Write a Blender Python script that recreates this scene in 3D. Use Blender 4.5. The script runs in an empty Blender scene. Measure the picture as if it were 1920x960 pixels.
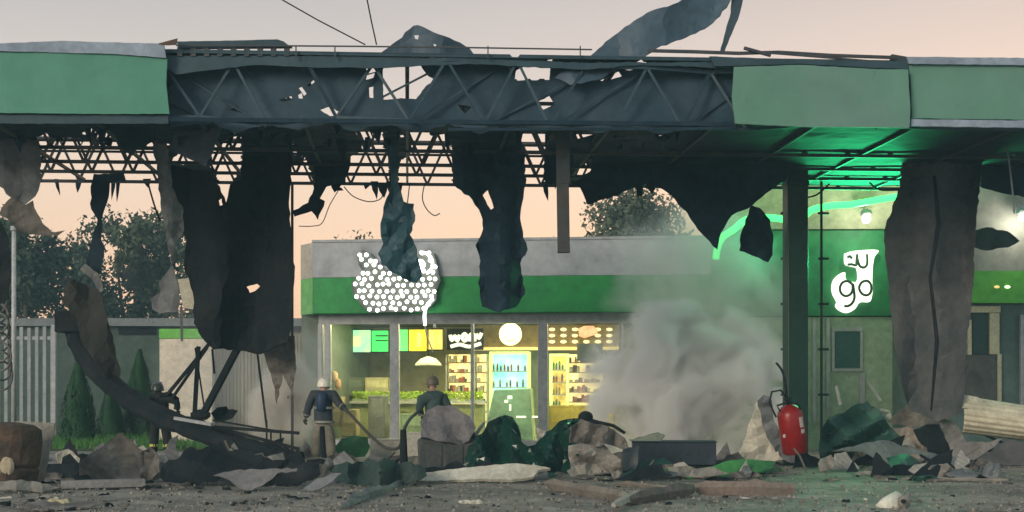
import bpy, math, random
import numpy as np
from mathutils import Vector, Matrix, noise
from mathutils.geometry import delaunay_2d_cdt

scene = bpy.context.scene
COL = scene.collection
R = math.radians
# ------------------------------------------------------------------ camera
F, CX, HY, EYE = 2800.0, 960.0, 721.0, 1.65
cd = bpy.data.cameras.new('camera'); cam = bpy.data.objects.new('camera', cd); COL.objects.link(cam)
cam.location = (0, 0, EYE); cam.rotation_euler = (R(90), 0, 0)
cd.sensor_width = 36; cd.lens = 36 * F / 1920; cd.shift_y = (HY - 480) / 1920
cd.clip_end = 3000; scene.camera = cam
# ------------------------------------------------------------------ world: dusk sky, warm low in front, blue behind
W = bpy.data.worlds.new('World'); scene.world = W; W.use_nodes = True
nt = W.node_tree; N = nt.nodes; L = nt.links; N.clear()
out = N.new('ShaderNodeOutputWorld')
tc = N.new('ShaderNodeTexCoord'); sep = N.new('ShaderNodeSeparateXYZ'); L.new(tc.outputs['Generated'], sep.inputs[0])
rampz = N.new('ShaderNodeValToRGB'); L.new(sep.outputs['Z'], rampz.inputs[0])
cr = rampz.color_ramp
cr.elements[0].position = 0.0; cr.elements[0].color = (0.76, 0.48, 0.34, 1)
cr.elements[1].position = 0.62; cr.elements[1].color = (0.34, 0.41, 0.48, 1)
for p, c in ((0.09, (0.76, 0.52, 0.385)), (0.14, (0.73, 0.555, 0.445)), (0.19, (0.55, 0.485, 0.46)), (0.25, (0.44, 0.41, 0.41)), (0.42, (0.45, 0.45, 0.46))):
    e = cr.elements.new(p); e.color = (*c, 1)
back = N.new('ShaderNodeRGB'); back.outputs[0].default_value = (0.34, 0.40, 0.44, 1)
my = N.new('ShaderNodeMapRange'); my.inputs['From Min'].default_value = -0.4; my.inputs['From Max'].default_value = 0.7
L.new(sep.outputs['Y'], my.inputs['Value'])
mx = N.new('ShaderNodeMix'); mx.data_type = 'RGBA'
L.new(my.outputs[0], mx.inputs['Factor']); L.new(back.outputs[0], mx.inputs['A']); L.new(rampz.outputs[0], mx.inputs['B'])
cl = N.new('ShaderNodeTexNoise'); cl.inputs['Scale'].default_value = 3.0; cl.inputs['Detail'].default_value = 3
mp = N.new('ShaderNodeMapping'); mp.inputs['Scale'].default_value = (1, 1, 6)
L.new(tc.outputs['Generated'], mp.inputs[0]); L.new(mp.outputs[0], cl.inputs[0])
mr2 = N.new('ShaderNodeMapRange'); mr2.inputs['To Min'].default_value = 0.95; mr2.inputs['To Max'].default_value = 1.05
L.new(cl.outputs[0], mr2.inputs['Value'])
vm = N.new('ShaderNodeVectorMath'); vm.operation = 'SCALE'; L.new(mx.outputs['Result'], vm.inputs[0]); L.new(mr2.outputs[0], vm.inputs['Scale'])
sky = N.new('ShaderNodeTexSky'); sky.sky_type = 'NISHITA'; sky.sun_disc = False
sky.sun_elevation = R(1.0); sky.sun_rotation = R(20)
b1 = N.new('ShaderNodeBackground'); L.new(vm.outputs[0], b1.inputs[0]); b1.inputs[1].default_value = 0.95
b2 = N.new('ShaderNodeBackground'); L.new(sky.outputs[0], b2.inputs[0]); b2.inputs[1].default_value = 0.05
ad = N.new('ShaderNodeAddShader'); L.new(b1.outputs[0], ad.inputs[0]); L.new(b2.outputs[0], ad.inputs[1]); L.new(ad.outputs[0], out.inputs[0])
# last daylight: weak, very soft
sd = bpy.data.lights.new('sun', 'SUN'); sd.energy = 1.8; sd.angle = R(22); sd.color = (1.0, 0.86, 0.72)
sun = bpy.data.objects.new('sun', sd); COL.objects.link(sun); sun.rotation_euler = (R(75), 0, R(-38))
# ------------------------------------------------------------------ render look
scene.view_settings.view_transform = 'Standard'; scene.view_settings.look = 'None'
scene.view_settings.exposure = 0.28; scene.view_settings.gamma = 1
scene.cycles.use_denoising = True
scene.cycles.max_bounces = 8; scene.cycles.diffuse_bounces = 3; scene.cycles.glossy_bounces = 2
scene.cycles.transmission_bounces = 4; scene.cycles.transparent_max_bounces = 12; scene.cycles.volume_bounces = 6
scene.cycles.volume_step_rate = 1.5; scene.cycles.sample_clamp_indirect = 3.0

# ================================================================== helpers
def P(x, y, d):
    return Vector(((x - CX) / F * d, d, EYE + (HY - y) / F * d))
def GD(y): return EYE * F / (y - HY)            # distance of the ground seen at picture row y
class Fr:
    """a wall-aligned frame: u along the wall, v away from the camera"""
    def __init__(s, ox, oy, a):
        s.o = (ox, oy); s.c = math.cos(a); s.s = math.sin(a)
    def w(s, u, v, z): return Vector((s.o[0] + u * s.c - v * s.s, s.o[1] + u * s.s + v * s.c, z))
    def hit(s, x, y, v):
        rx = (x - CX) / F
        d = (v + (-s.o[0] * s.s + s.o[1] * s.c)) / (-rx * s.s + s.c)
        p = P(x, y, d); dx, dy = p.x - s.o[0], p.y - s.o[1]
        return dx * s.c + dy * s.s, p.z
    def hitz(s, x, y, z):
        d = (z - EYE) * F / (HY - y); p = P(x, y, d); dx, dy = p.x - s.o[0], p.y - s.o[1]
        return dx * s.c + dy * s.s, -dx * s.s + dy * s.c
CAN = Fr(0, 25, R(4))
_a = P(595, 0, 41); _b = P(1300, 0, 39.8)
SHOP = Fr(_a.x, _a.y, math.atan2(_b.y - _a.y, _b.x - _a.x))

def rgba(c): return (c[0], c[1], c[2], 1)
_mats = {}
def M(name, c1, c2=None, rough=0.7, metal=0.0, scale=3.0, bump=0.0, bscale=None, emit=None, es=1.0, thr=(0.35, 0.65), spec=0.4, detail=6, stretch=None, grime=.72, ribs=0):
    if name in _mats: return _mats[name]
    m = bpy.data.materials.new(name); m.use_nodes = True
    nt = m.node_tree; N = nt.nodes; L = nt.links; b = N['Principled BSDF']
    b.inputs['Roughness'].default_value = rough; b.inputs['Metallic'].default_value = metal
    b.inputs['Specular IOR Level'].default_value = spec
    tc = N.new('ShaderNodeTexCoord'); src = tc.outputs['Object']
    if stretch:
        mp = N.new('ShaderNodeMapping'); mp.inputs['Scale'].default_value = stretch; L.new(src, mp.inputs[0]); src = mp.outputs[0]
    if c2 is None: c2 = tuple(x * 0.75 for x in c1)
    n = N.new('ShaderNodeTexNoise'); n.inputs['Scale'].default_value = scale; n.inputs['Detail'].default_value = detail; n.inputs['Roughness'].default_value = 0.62
    L.new(src, n.inputs['Vector'])
    r = N.new('ShaderNodeMapRange'); r.inputs['From Min'].default_value = thr[0]; r.inputs['From Max'].default_value = thr[1]; L.new(n.outputs[0], r.inputs['Value'])
    mx = N.new('ShaderNodeMix'); mx.data_type = 'RGBA'; mx.inputs['A'].default_value = rgba(c1); mx.inputs['B'].default_value = rgba(c2)
    L.new(r.outputs[0], mx.inputs['Factor'])
    if emit is None:
        n3 = N.new('ShaderNodeTexNoise'); n3.inputs['Scale'].default_value = scale * 5.3; n3.inputs['Detail'].default_value = 4; n3.inputs['Roughness'].default_value = .7; L.new(src, n3.inputs['Vector'])
        r3 = N.new('ShaderNodeMapRange'); r3.inputs['From Min'].default_value = .3; r3.inputs['From Max'].default_value = .62; r3.inputs['To Min'].default_value = grime; r3.inputs['To Max'].default_value = 1.08; L.new(n3.outputs[0], r3.inputs['Value'])
        sc3 = N.new('ShaderNodeVectorMath'); sc3.operation = 'SCALE'; L.new(mx.outputs['Result'], sc3.inputs[0]); L.new(r3.outputs[0], sc3.inputs['Scale']); L.new(sc3.outputs[0], b.inputs['Base Color'])
    else:
        L.new(mx.outputs['Result'], b.inputs['Base Color']); L.new(mx.outputs['Result'], b.inputs['Emission Color'])
        b.inputs['Emission Strength'].default_value = es
    if bump:
        n2 = N.new('ShaderNodeTexNoise'); n2.inputs['Scale'].default_value = bscale or scale * 4; n2.inputs['Detail'].default_value = 5
        L.new(src, n2.inputs['Vector'])
        bp = N.new('ShaderNodeBump'); bp.inputs['Strength'].default_value = bump; bp.inputs['Distance'].default_value = 0.05
        L.new(n2.outputs[0], bp.inputs['Height']); L.new(bp.outputs[0], b.inputs['Normal'])
    if ribs:
        wv = N.new('ShaderNodeTexWave'); wv.wave_type = 'BANDS'; wv.bands_direction = 'DIAGONAL'; wv.inputs['Scale'].default_value = ribs; wv.inputs['Distortion'].default_value = 2.5; wv.inputs['Detail'].default_value = 1; L.new(src, wv.inputs[0])
        b3 = N.new('ShaderNodeBump'); b3.inputs['Strength'].default_value = .45; b3.inputs['Distance'].default_value = .018; L.new(wv.outputs['Fac'], b3.inputs['Height'])
        if b.inputs['Normal'].is_linked: L.new(b.inputs['Normal'].links[0].from_socket, b3.inputs['Normal'])
        L.new(b3.outputs[0], b.inputs['Normal'])
    _mats[name] = m; return m
def E(name, c, s, c2=None, scale=3):
    return M(name, c, c2 or c, rough=0.5, emit=True, es=s, scale=scale)

def tag(o, label=None, cat=None, group=None, kind=None):
    if label: o['label'] = label
    if cat: o['category'] = cat
    if group: o['group'] = group
    if kind: o['kind'] = kind
    return o
def thing(name, label, cat, loc=(0, 0, 0), group=None, kind=None):
    o = bpy.data.objects.new(name, None); COL.objects.link(o); o.location = loc; o.empty_display_size = 0.2
    return tag(o, label, cat, group, kind)
def rootloc(o):
    p = Vector((0, 0, 0))
    while o is not None: p += o.location; o = o.parent
    return p

class MB:
    def __init__(s): s.v = []; s.f = []
    def add(s, vs, fs):
        k = len(s.v); s.v += [tuple(v) for v in vs]; s.f += [tuple(i + k for i in f) for f in fs]; return s
    def hexa(s, c): return s.add(c, [(0, 3, 2, 1), (4, 5, 6, 7), (0, 1, 5, 4), (1, 2, 6, 5), (2, 3, 7, 6), (3, 0, 4, 7)])
    def box(s, fr, u0, u1, v0, v1, z0, z1):
        w = fr.w
        return s.hexa([w(u0, v0, z0), w(u1, v0, z0), w(u1, v1, z0), w(u0, v1, z0), w(u0, v0, z1), w(u1, v0, z1), w(u1, v1, z1), w(u0, v1, z1)])
    def rect(s, fr, x0, y0, x1, y1, v, th):
        """box whose front face is the picture rectangle seen on the wall plane v"""
        u0, z1 = fr.hit(x0, y0, v); u1, z0 = fr.hit(x1, y1, v)
        return s.box(fr, u0, u1, v, v + th, z0, z1)
    def bar(s, a, b, w, h=None):
        a = Vector(a); b = Vector(b); h = h or w; t = (b - a).normalized()
        up = Vector((0, 0, 1)) if abs(t.z) < 0.95 else Vector((0, 1, 0))
        x = t.cross(up).normalized(); y = x.cross(t)
        c = [a - x * w / 2 - y * h / 2, a + x * w / 2 - y * h / 2, a + x * w / 2 + y * h / 2, a - x * w / 2 + y * h / 2]
        return s.hexa(c + [p + (b - a) for p in c])
    def tube(s, pts, r, n=8, flat=1.0, cap=True):
        pts = [Vector(p) for p in pts]; m = len(pts); k = len(s.v)
        rs = r if hasattr(r, '__len__') else [r] * m
        prev = None
        for i, p in enumerate(pts):
            t = (pts[min(i + 1, m - 1)] - pts[max(i - 1, 0)]).normalized()
            if prev is None:
                prev = t.cross(Vector((0.13, 1, 0.07))).normalized()
            x = (prev - t * prev.dot(t)).normalized(); y = t.cross(x); prev = x
            for j in range(n):
                a = 2 * math.pi * j / n; s.v.append(tuple(p + x * math.cos(a) * rs[i] + y * math.sin(a) * rs[i] * flat))
        for i in range(m - 1):
            for j in range(n):
                a = k + i * n + j; b = k + i * n + (j + 1) % n; s.f.append((a, b, b + n, a + n))
        if cap:
            s.f.append(tuple(k + j for j in range(n))[::-1]); s.f.append(tuple(k + (m - 1) * n + j for j in range(n)))
        return s
    def sphere(s, c, r, seg=12, rings=8):
        c = Vector(c); r = r if hasattr(r, '__len__') else (r, r, r); k = len(s.v)
        for i in range(rings + 1):
            ph = math.pi * i / rings
            for j in range(seg):
                a = 2 * math.pi * j / seg
                s.v.append((c.x + r[0] * math.sin(ph) * math.cos(a), c.y + r[1] * math.sin(ph) * math.sin(a), c.z + r[2] * math.cos(ph)))
        for i in range(rings):
            for j in range(seg):
                a = k + i * seg + j; b = k + i * seg + (j + 1) % seg; s.f.append((a, a + seg, b + seg, b))
        return s
    def lathe(s, prof, c, n=16, axis=None):
        """prof: list of (radius, height)"""
        c = Vector(c); k = len(s.v); Q = axis or Matrix.Identity(3)
        for r, h in prof:
            for j in range(n):
                a = 2 * math.pi * j / n; s.v.append(tuple(c + Q @ Vector((r * math.cos(a), r * math.sin(a), h))))
        for i in range(len(prof) - 1):
            for j in range(n):
                a = k + i * n + j; b = k + i * n + (j + 1) % n; s.f.append((a, b, b + n, a + n))
        s.f.append(tuple(k + j for j in range(n))[::-1]); s.f.append(tuple(k + (len(prof) - 1) * n + j for j in range(n)))
        return s
    def build(s, name, mat, parent=None, smooth=False, bevel=0, solid=0):
        if parent is None:
            vs = np.array(s.v); org = Vector((vs[:, 0].mean(), vs[:, 1].mean(), vs[:, 2].min()))
            off = org
        else: org = Vector((0, 0, 0)); off = rootloc(parent)
        me = bpy.data.meshes.new(name); me.from_pydata([tuple(Vector(v) - off) for v in s.v], [], s.f); me.update()
        if smooth: me.polygons.foreach_set('use_smooth', [True] * len(me.polygons))
        me.materials.append(mat)
        o = bpy.data.objects.new(name, me); COL.objects.link(o)
        if parent is None: o.location = org
        else: o.parent = parent
        if solid:
            md = o.modifiers.new('solid', 'SOLIDIFY'); md.thickness = solid; md.offset = 0
        if bevel:
            md = o.modifiers.new('bevel', 'BEVEL'); md.width = bevel; md.segments = 2; md.limit_method = 'ANGLE'
        return o

def inpoly(x, y, poly):
    c = False; j = len(poly) - 1
    for i in range(len(poly)):
        xi, yi = poly[i]; xj, yj = poly[j]
        if (yi > y) != (yj > y) and x < (xj - xi) * (y - yi) / (yj - yi) + xi: c = not c
        j = i
    return c
def ragged(poly, step, amp, rnd):
    o = []
    for i in range(len(poly)):
        a = Vector(poly[i]); b = Vector(poly[(i + 1) % len(poly)]); l = (b - a).length; n = max(1, int(l / step))
        nrm = Vector((-(b - a).y, (b - a).x)) / (l or 1)
        for k in range(n):
            p = a + (b - a) * (k / n)
            if k: p += nrm * rnd.uniform(-amp, amp)
            o.append((p.x, p.y))
    return o
def triangulate(outline, holes, spacing, rnd, extra_lines=()):
    """2-D sheet with holes; returns verts, tris"""
    vs = []; es = []
    for poly in [outline] + list(holes):
        k = len(vs); vs += [Vector(p) for p in poly]; es += [(k + i, k + (i + 1) % len(poly)) for i in range(len(poly))]
    for a, b in extra_lines:
        k = len(vs); vs += [Vector(a), Vector(b)]; es.append((k, k + 1))
    xs = [p[0] for p in outline]; ys = [p[1] for p in outline]
    if spacing:
        x = min(xs)
        while x < max(xs):
            y = min(ys)
            while y < max(ys):
                q = (x + rnd.uniform(-.35, .35) * spacing, y + rnd.uniform(-.35, .35) * spacing)
                if inpoly(q[0], q[1], outline): vs.append(Vector(q))
                y += spacing
            x += spacing
    r = delaunay_2d_cdt(vs, es, [], 0, 1e-5)
    V = r[0]; T = []
    for f in r[2]:
        cx = sum(V[i].x for i in f) / len(f); cy = sum(V[i].y for i in f) / len(f)
        if inpoly(cx, cy, outline) and not any(inpoly(cx, cy, h) for h in holes): T.append(tuple(f))
    used = sorted({i for f in T for i in f}); mp_ = {i: k for k, i in enumerate(used)}
    return [V[i] for i in used], [tuple(mp_[i] for i in f) for f in T]
def tri(t): t = t % 2.0; return t if t < 1 else 2 - t
def folds(rnd, n, period):
    fs = []
    for _ in range(n):
        a = rnd.uniform(0, math.pi); fs.append((math.cos(a), math.sin(a), period * rnd.uniform(.6, 1.6), rnd.uniform(0, 2), rnd.uniform(.4, 1)))
    def f(x, y):
        s = 0
        for c, sn, p, ph, w in fs: s += w * (tri((x * c + y * sn) / p + ph) - .5)
        return s / max(1, n) * 2
    return f
def sheet(name, outline, d, mat, holes=(), amp=0.3, period=60, tilt=0.0, yaw=0.0, spacing=12, seed=1, th=0.02, rag=2.0, nf=4, parent=None, smooth=False, ground=False, vert=None):
    """a crumpled metal sheet: outline in picture units at distance d, with real depth, tilt, folds and thickness"""
    rnd = random.Random(seed * 7919 + len(outline))
    ol = ragged(outline, 9, rag, rnd); hs = [ragged(h, 6, min(rag, 1.2), rnd) for h in holes]
    V, T = triangulate(ol, hs, spacing, rnd)
    f = folds(rnd, nf, period); y0 = max(p[1] for p in outline); x0 = sum(p[0] for p in outline) / len(outline)
    mb = MB(); pts = []
    for p in V:
        h = (y0 - p.y) / F * d; w = (p.x - x0) / F * d
        if vert: g = vert * (tri(p.x / period + 0.15 * math.sin(p.y / 60 + seed)) - .5 + .35 * math.sin(p.x / (period * .37) + p.y / 200)) + amp * f(p.x, p.y)
        else: g = amp * f(p.x, p.y)
        dd = d + tilt * h + yaw * w + g
        q = P(p.x, p.y, dd)
        if ground:
            q.z = max(q.z, 0.006)
        pts.append(q)
    mb.add(pts, T)
    return mb.build(name, mat, parent, smooth=smooth, solid=th)
def rootmesh(o, label, cat, group=None, kind=None): return tag(o, label, cat, group, kind)

# ================================================================== materials
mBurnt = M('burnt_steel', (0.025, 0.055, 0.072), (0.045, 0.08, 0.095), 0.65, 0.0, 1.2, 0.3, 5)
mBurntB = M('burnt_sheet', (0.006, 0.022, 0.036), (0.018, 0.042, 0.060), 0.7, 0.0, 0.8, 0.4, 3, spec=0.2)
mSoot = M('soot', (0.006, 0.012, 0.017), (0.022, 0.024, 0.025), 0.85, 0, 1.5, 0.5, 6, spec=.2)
mGreyS = M('scorched_grey', (0.09, 0.105, 0.11), (0.22, 0.22, 0.21), 0.6, 0, 1.1, 0.35, 5, ribs=1.6)
mBrownS = M('scorched_brown', (0.075, 0.066, 0.056), (0.22, 0.20, 0.17), 0.75, 0, 2.0, 0.5, 6, ribs=2.2)
mTruss = M('truss_steel', (0.035, 0.045, 0.055), (0.07, 0.065, 0.06), 0.6, 0, 2.0)
mTrussF = M('truss_front_steel', (0.035, 0.07, 0.09), (0.02, 0.045, 0.062), 0.6, 0, 2.0)
mFasG = M('fascia_green', (0.07, 0.25, 0.165), (0.075, 0.25, 0.17), 0.55, 0, 0.4, 0.05, 2, grime=.95)
mFasG2 = M('fascia_sooted_green', (0.105, 0.25, 0.17), (0.14, 0.24, 0.20), 0.6, 0, 0.3, 0.05, 2, grime=.95)
mFasT = M('fascia_trim', (0.30, 0.36, 0.42), (0.22, 0.27, 0.33), 0.5, 0, 1.0)
mRust = M('rust', (0.15, 0.085, 0.05), (0.06, 0.045, 0.04), 0.9, 0, 3, 0.5)
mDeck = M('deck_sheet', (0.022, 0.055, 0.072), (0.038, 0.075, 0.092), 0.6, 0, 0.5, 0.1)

# ================================================================== ground
def ground():
    m = bpy.data.materials.new('asphalt'); m.use_nodes = True; nt = m.node_tree; N = nt.nodes; L = nt.links; b = N['Principled BSDF']
    tc = N.new('ShaderNodeTexCoord')
    n1 = N.new('ShaderNodeTexNoise'); n1.inputs['Scale'].default_value = 0.5; n1.inputs['Detail'].default_value = 8; n1.inputs['Roughness'].default_value = .7
    n2 = N.new('ShaderNodeTexNoise'); n2.inputs['Scale'].default_value = 7; n2.inputs['Detail'].default_value = 6
    L.new(tc.outputs['Object'], n1.inputs[0]); L.new(tc.outputs['Object'], n2.inputs[0])
    r = N.new('ShaderNodeValToRGB'); e = r.color_ramp.elements
    e[0].position = .38; e[0].color = (.12, .105, .088, 1); e[1].position = .62; e[1].color = (.30, .27, .225, 1)
    L.new(n1.outputs[0], r.inputs[0])
    mp = N.new('ShaderNodeMapRange'); mp.inputs['From Min'].default_value = .3; mp.inputs['From Max'].default_value = .7; mp.inputs['To Min'].default_value = .72; mp.inputs['To Max'].default_value = 1.3
    L.new(n2.outputs[0], mp.inputs['Value'])
    sc = N.new('ShaderNodeVectorMath'); sc.operation = 'SCALE'; L.new(r.outputs[0], sc.inputs[0]); L.new(mp.outputs[0], sc.inputs['Scale'])
    v = N.new('ShaderNodeTexVoronoi'); v.feature = 'DISTANCE_TO_EDGE'; v.inputs['Scale'].default_value = 0.45
    ds = N.new('ShaderNodeTexNoise'); ds.inputs['Scale'].default_value = 1.5; ds.inputs['Detail'].default_value = 4; L.new(tc.outputs['Object'], ds.inputs[0])
    mxv = N.new('ShaderNodeVectorMath'); mxv.operation = 'ADD'; L.new(tc.outputs['Object'], mxv.inputs[0]); L.new(ds.outputs['Color'], mxv.inputs[1]); L.new(mxv.outputs[0], v.inputs['Vector'])
    lt = N.new('ShaderNodeMapRange'); lt.inputs['From Max'].default_value = .02; lt.inputs['To Min'].default_value = .35; L.new(v.outputs[0], lt.inputs['Value'])
    s2 = N.new('ShaderNodeVectorMath'); s2.operation = 'SCALE'; L.new(sc.outputs[0], s2.inputs[0]); L.new(lt.outputs[0], s2.inputs['Scale'])
    L.new(s2.outputs[0], b.inputs['Base Color']); b.inputs['Roughness'].default_value = .8
    bp = N.new('ShaderNodeBump'); bp.inputs['Strength'].default_value = .6; bp.inputs['Distance'].default_value = .04; L.new(n2.outputs[0], bp.inputs['Height']); L.new(bp.outputs[0], b.inputs['Normal'])
    # uneven forecourt near, flat beyond
    mb = MB(); xs = [-1500, -200, -40] + [i * .5 for i in range(-24, 25)] + [40, 200, 1500]
    ys = [-60, 0, 10, 15] + [17 + i * .4 for i in range(60)] + [45, 60, 200, 2500]
    for y in ys:
        for x in xs:
            z = 0
            if -12 < x < 12 and 17 < y < 30: z = (noise.noise(Vector((x * .7, y * .7, 3))) * .035 + noise.noise(Vector((x * 2.1, y * 2.1, 7))) * .015) - .02
            mb.v.append((x, y, z))
    nx = len(xs)
    for j in range(len(ys) - 1):
        for i in range(nx - 1): a = j * nx + i; mb.f.append((a, a + 1, a + nx + 1, a + nx))
    me = bpy.data.meshes.new('ground'); me.from_pydata(mb.v, [], mb.f); me.materials.append(m); me.polygons.foreach_set('use_smooth', [True] * len(me.polygons))
    o = bpy.data.objects.new('ground', me); COL.objects.link(o); o['kind'] = 'structure'
    mb = MB(); mb.box(Fr(0, 0, 0), -22, -6.2, 37, 58, -.05, .05); o = mb.build('grass_ground', M('soil', (.03, .055, .02), (.05, .08, .025), .9, 0, 2)); o['kind'] = 'structure'
ground()
rnd = random.Random(4)
mb = MB()
for i in range(9000):
    y = rnd.uniform(37.1, 47); x = rnd.uniform(-16, -7); h = rnd.uniform(.06, .2); a = rnd.uniform(0, 6.28); c, s = math.cos(a) * .02, math.sin(a) * .02
    mb.add([(x - c, y - s, .05), (x + c, y + s, .05), (x + rnd.uniform(-.05, .05), y, .05 + h)], [(0, 1, 2)])
tag(mb.build('grass', M('grass_blades', (.05, .16, .03), (.08, .22, .04), .8, 0, 3)), 'short bright grass strip behind the wrecked forecourt', 'grass', kind='stuff')

# ================================================================== canopy
ZB, ZT = 6.07, 7.10
canopy = thing('fuel_canopy', 'long burnt-out fuel station canopy with torn green fascia and bare roof trusses', 'canopy', CAN.w(0, 4, 0))
UA, UB = -11.0, 11.0
def truss(v, z0, z1, mat, w, step, phase, cw):
    mb = MB(); q = CAN.w
    mb.bar(q(UA, v, z0), q(UB, v, z0), cw, cw); mb.bar(q(UA, v, z1), q(UB, v, z1), cw, cw)
    u = UA + phase; up = True
    while u + step < UB:
        a, b = (z0, z1) if up else (z1, z0)
        mb.bar(q(u, v, a), q(u + step, v, b), w, w); up = not up; u += step
    return mb
mb = MB(); rt = random.Random(21); nodes = []; u = UA; up = 0
while u < UB:
    z = (ZB, ZT - .08)[up]; hit_ = abs(u - (-1.5)) < 2.6 or 2.5 < u < 4
    nodes.append(Vector(CAN.w(u, .12 + rt.uniform(-.12, .14) * hit_, z + rt.uniform(-.07, .05) * (1.6 if hit_ else .4)))); u += rt.uniform(.46, .66); up = 1 - up
for i in range(len(nodes) - 1):
    if rt.random() > .1: mb.bar(nodes[i], nodes[i + 1], .045)
    if i + 2 < len(nodes): mb.bar(nodes[i], nodes[i + 2], .07 if i % 2 else .055)
    if rt.random() < .35 and i + 3 < len(nodes): mb.bar(nodes[i] + Vector((0, .25, 0)), nodes[i + 3] + Vector((rt.uniform(-.3, .3), .25, 0)), .03)
mb.build('front_truss', mTrussF, canopy)
for v, ph, z1 in ((3.4, .1, 7.0), (5.2, .33, 7.0), (6.6, .2, 7.0), (8.1, .45, 7.0)):
    mb = truss(v, ZB, z1, mTruss, .05, .42, ph, .065); mb.bar(CAN.w(UA, v, ZB + .42), CAN.w(UB, v, ZB + .42), .045)
    mb.build('roof_truss', mTruss, canopy)
for u in np.arange(-10.5, 11, 1.75):
    mb = MB(); mb.bar(CAN.w(u, .15, ZT - .1), CAN.w(u, 8.1, ZT - .1), .07, .09); mb.bar(CAN.w(u, .15, ZB + .03), CAN.w(u, 8.1, ZB + .03), .05, .06)
    mb.build('cross_beam', mTruss, canopy)
def Hz(poly, z): return [CAN.hitz(x, y, z) for x, y in poly]
# roof deck: trapezoid-ribbed sheet with blast holes
rnd = random.Random(11)
DZ = 7.12
dholes = [[(718, 130), (722, 122), (785, 117), (800, 140), (815, 150), (798, 162), (780, 186), (752, 184), (719, 189)], [(686, 128), (707, 123), (706, 134), (690, 138)], [(688, 141), (703, 137), (700, 146), (686, 150)],
          [(692, 164), (700, 162), (700, 184), (693, 183)], [(522, 188), (546, 180), (550, 188), (530, 191)], [(560, 165), (566, 163), (575, 176), (570, 180)], [(559, 178), (566, 174), (568, 186), (561, 187)], [(576, 160), (588, 150), (590, 154), (580, 163)],
          [(968, 132), (995, 119), (1032, 119), (1030, 150), (964, 151)], [(1125, 151), (1160, 134), (1166, 143), (1134, 153)], [(1172, 131), (1204, 120), (1208, 126), (1180, 132)], [(922, 186), (940, 181), (942, 188)],
          [(326, 141), (331, 140), (332, 145), (327, 146)], [(1215, 236), (1262, 234), (1268, 244), (1215, 244)], [(140, 225), (215, 222), (215, 246), (60, 246), (70, 236)], [(660, 236), (720, 232), (720, 245), (660, 245)], [(755, 236), (805, 232), (810, 245), (755, 245)], [(965, 234), (1130, 232), (1125, 245), (965, 245)]]
outl = [(UA, 0.0), (UB, 0.0), (UB, 6.75), (UA, 6.75)]
big = [[(682, 121), (826, 112), (822, 192), (684, 192)], [(515, 147), (594, 147), (594, 194), (515, 194)], [(960, 128), (1036, 117), (1036, 153), (960, 154)], [(1118, 128), (1212, 116), (1212, 156), (1118, 156)], [(916, 178), (946, 178), (946, 190), (916, 190)], [(594, 196), (646, 196), (646, 226), (594, 226)], [(1004, 178), (1046, 178), (1046, 210), (1004, 210)], dholes[-6]] + dholes[-5:]
lines = []; pr = .25; k = UA + .01
while k < UB - .02:
    lines.append(((k, 0.001), (k, 6.749))); lines.append(((k + .08, 0.001), (k + .08, 6.749))); lines.append(((k + .125, 0.001), (k + .125, 6.749))); lines.append(((k + .205, 0.001), (k + .205, 6.749))); k += pr
V, T = triangulate(outl, [ragged(Hz(h, DZ), .12, .02, rnd) for h in big], 0, rnd, lines)
def ribz(u):
    t = (u - UA - .01) % pr
    if t < .08: return 0
    if t < .125: return (t - .08) / .045 * .055
    if t < .205: return .055
    return (pr - t) / .045 * .055
mb = MB(); mb.add([CAN.w(p.x, p.y, DZ + ribz(p.x)) for p in V], T); mb.build('roof_deck', mDeck, canopy, solid=.008)
# soffit remains with holes
rnd = random.Random(12)
sholes = [[(68, 262), (85, 256), (112, 268), (140, 262), (160, 272), (178, 252), (215, 246), (226, 262), (232, 285), (248, 296), (262, 276), (296, 268), (300, 300), (303, 349), (72, 349), (78, 300)],
          [(318, 300), (345, 291), (370, 310), (322, 316)], [(400, 270), (430, 266), (452, 262), (453, 320), (440, 349), (415, 349), (395, 318)], [(430, 252), (438, 248), (441, 260), (433, 262)],
          [(545, 312), (575, 303), (583, 330), (586, 349), (540, 349)], [(664, 250), (716, 245), (719, 282), (729, 300), (729, 349), (646, 349), (655, 300), (676, 290), (680, 268)],
          [(758, 250), (800, 246), (808, 262), (842, 260), (850, 300), (852, 349), (746, 349), (748, 300), (768, 292), (772, 268)],
          [(962, 244), (1028, 240), (1031, 275), (1020, 290), (1026, 330), (1018, 349), (984, 349), (980, 300), (970, 280)],
          [(1070, 245), (1118, 243), (1124, 275), (1082, 276)], [(1066, 335), (1090, 318), (1110, 300), (1106, 328), (1082, 332)],
          [(1184, 243), (1194, 241), (1195, 248), (1186, 249)], [(1225, 241), (1254, 240), (1262, 262), (1248, 268), (1232, 260)], [(160, 233), (170, 232), (171, 240), (161, 240)], [(188, 234), (196, 233), (196, 239), (189, 239)], [(205, 234), (212, 234), (211, 239), (205, 239)],
          [(478, 268), (484, 266), (486, 278), (480, 280)], [(544, 266), (550, 265), (552, 278), (546, 279)], [(490, 300), (496, 298), (498, 312), (492, 313)], [(565, 298), (570, 296), (572, 303), (566, 304)], [(326, 250), (332, 249), (332, 257), (327, 257)]]
for i in range(80):
    x = rnd.uniform(70, 1260); y = rnd.choice((rnd.uniform(247, 285), rnd.uniform(247, 335))); w = rnd.uniform(2, 7); h = rnd.uniform(1.5, 6)
    c8 = [(x + w * math.cos(a), y + h * math.sin(a)) for a in (.3, 1.5, 2.6, 3.9, 5.2)]
    if not any(inpoly(px_ + dx, py_ + dy, h_) or inpoly(x, y, h_) for h_ in sholes for px_, py_ in c8 for dx, dy in ((0, 0), (6, 0), (-6, 0), (0, 5), (0, -5))): sholes.append(c8)
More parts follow.
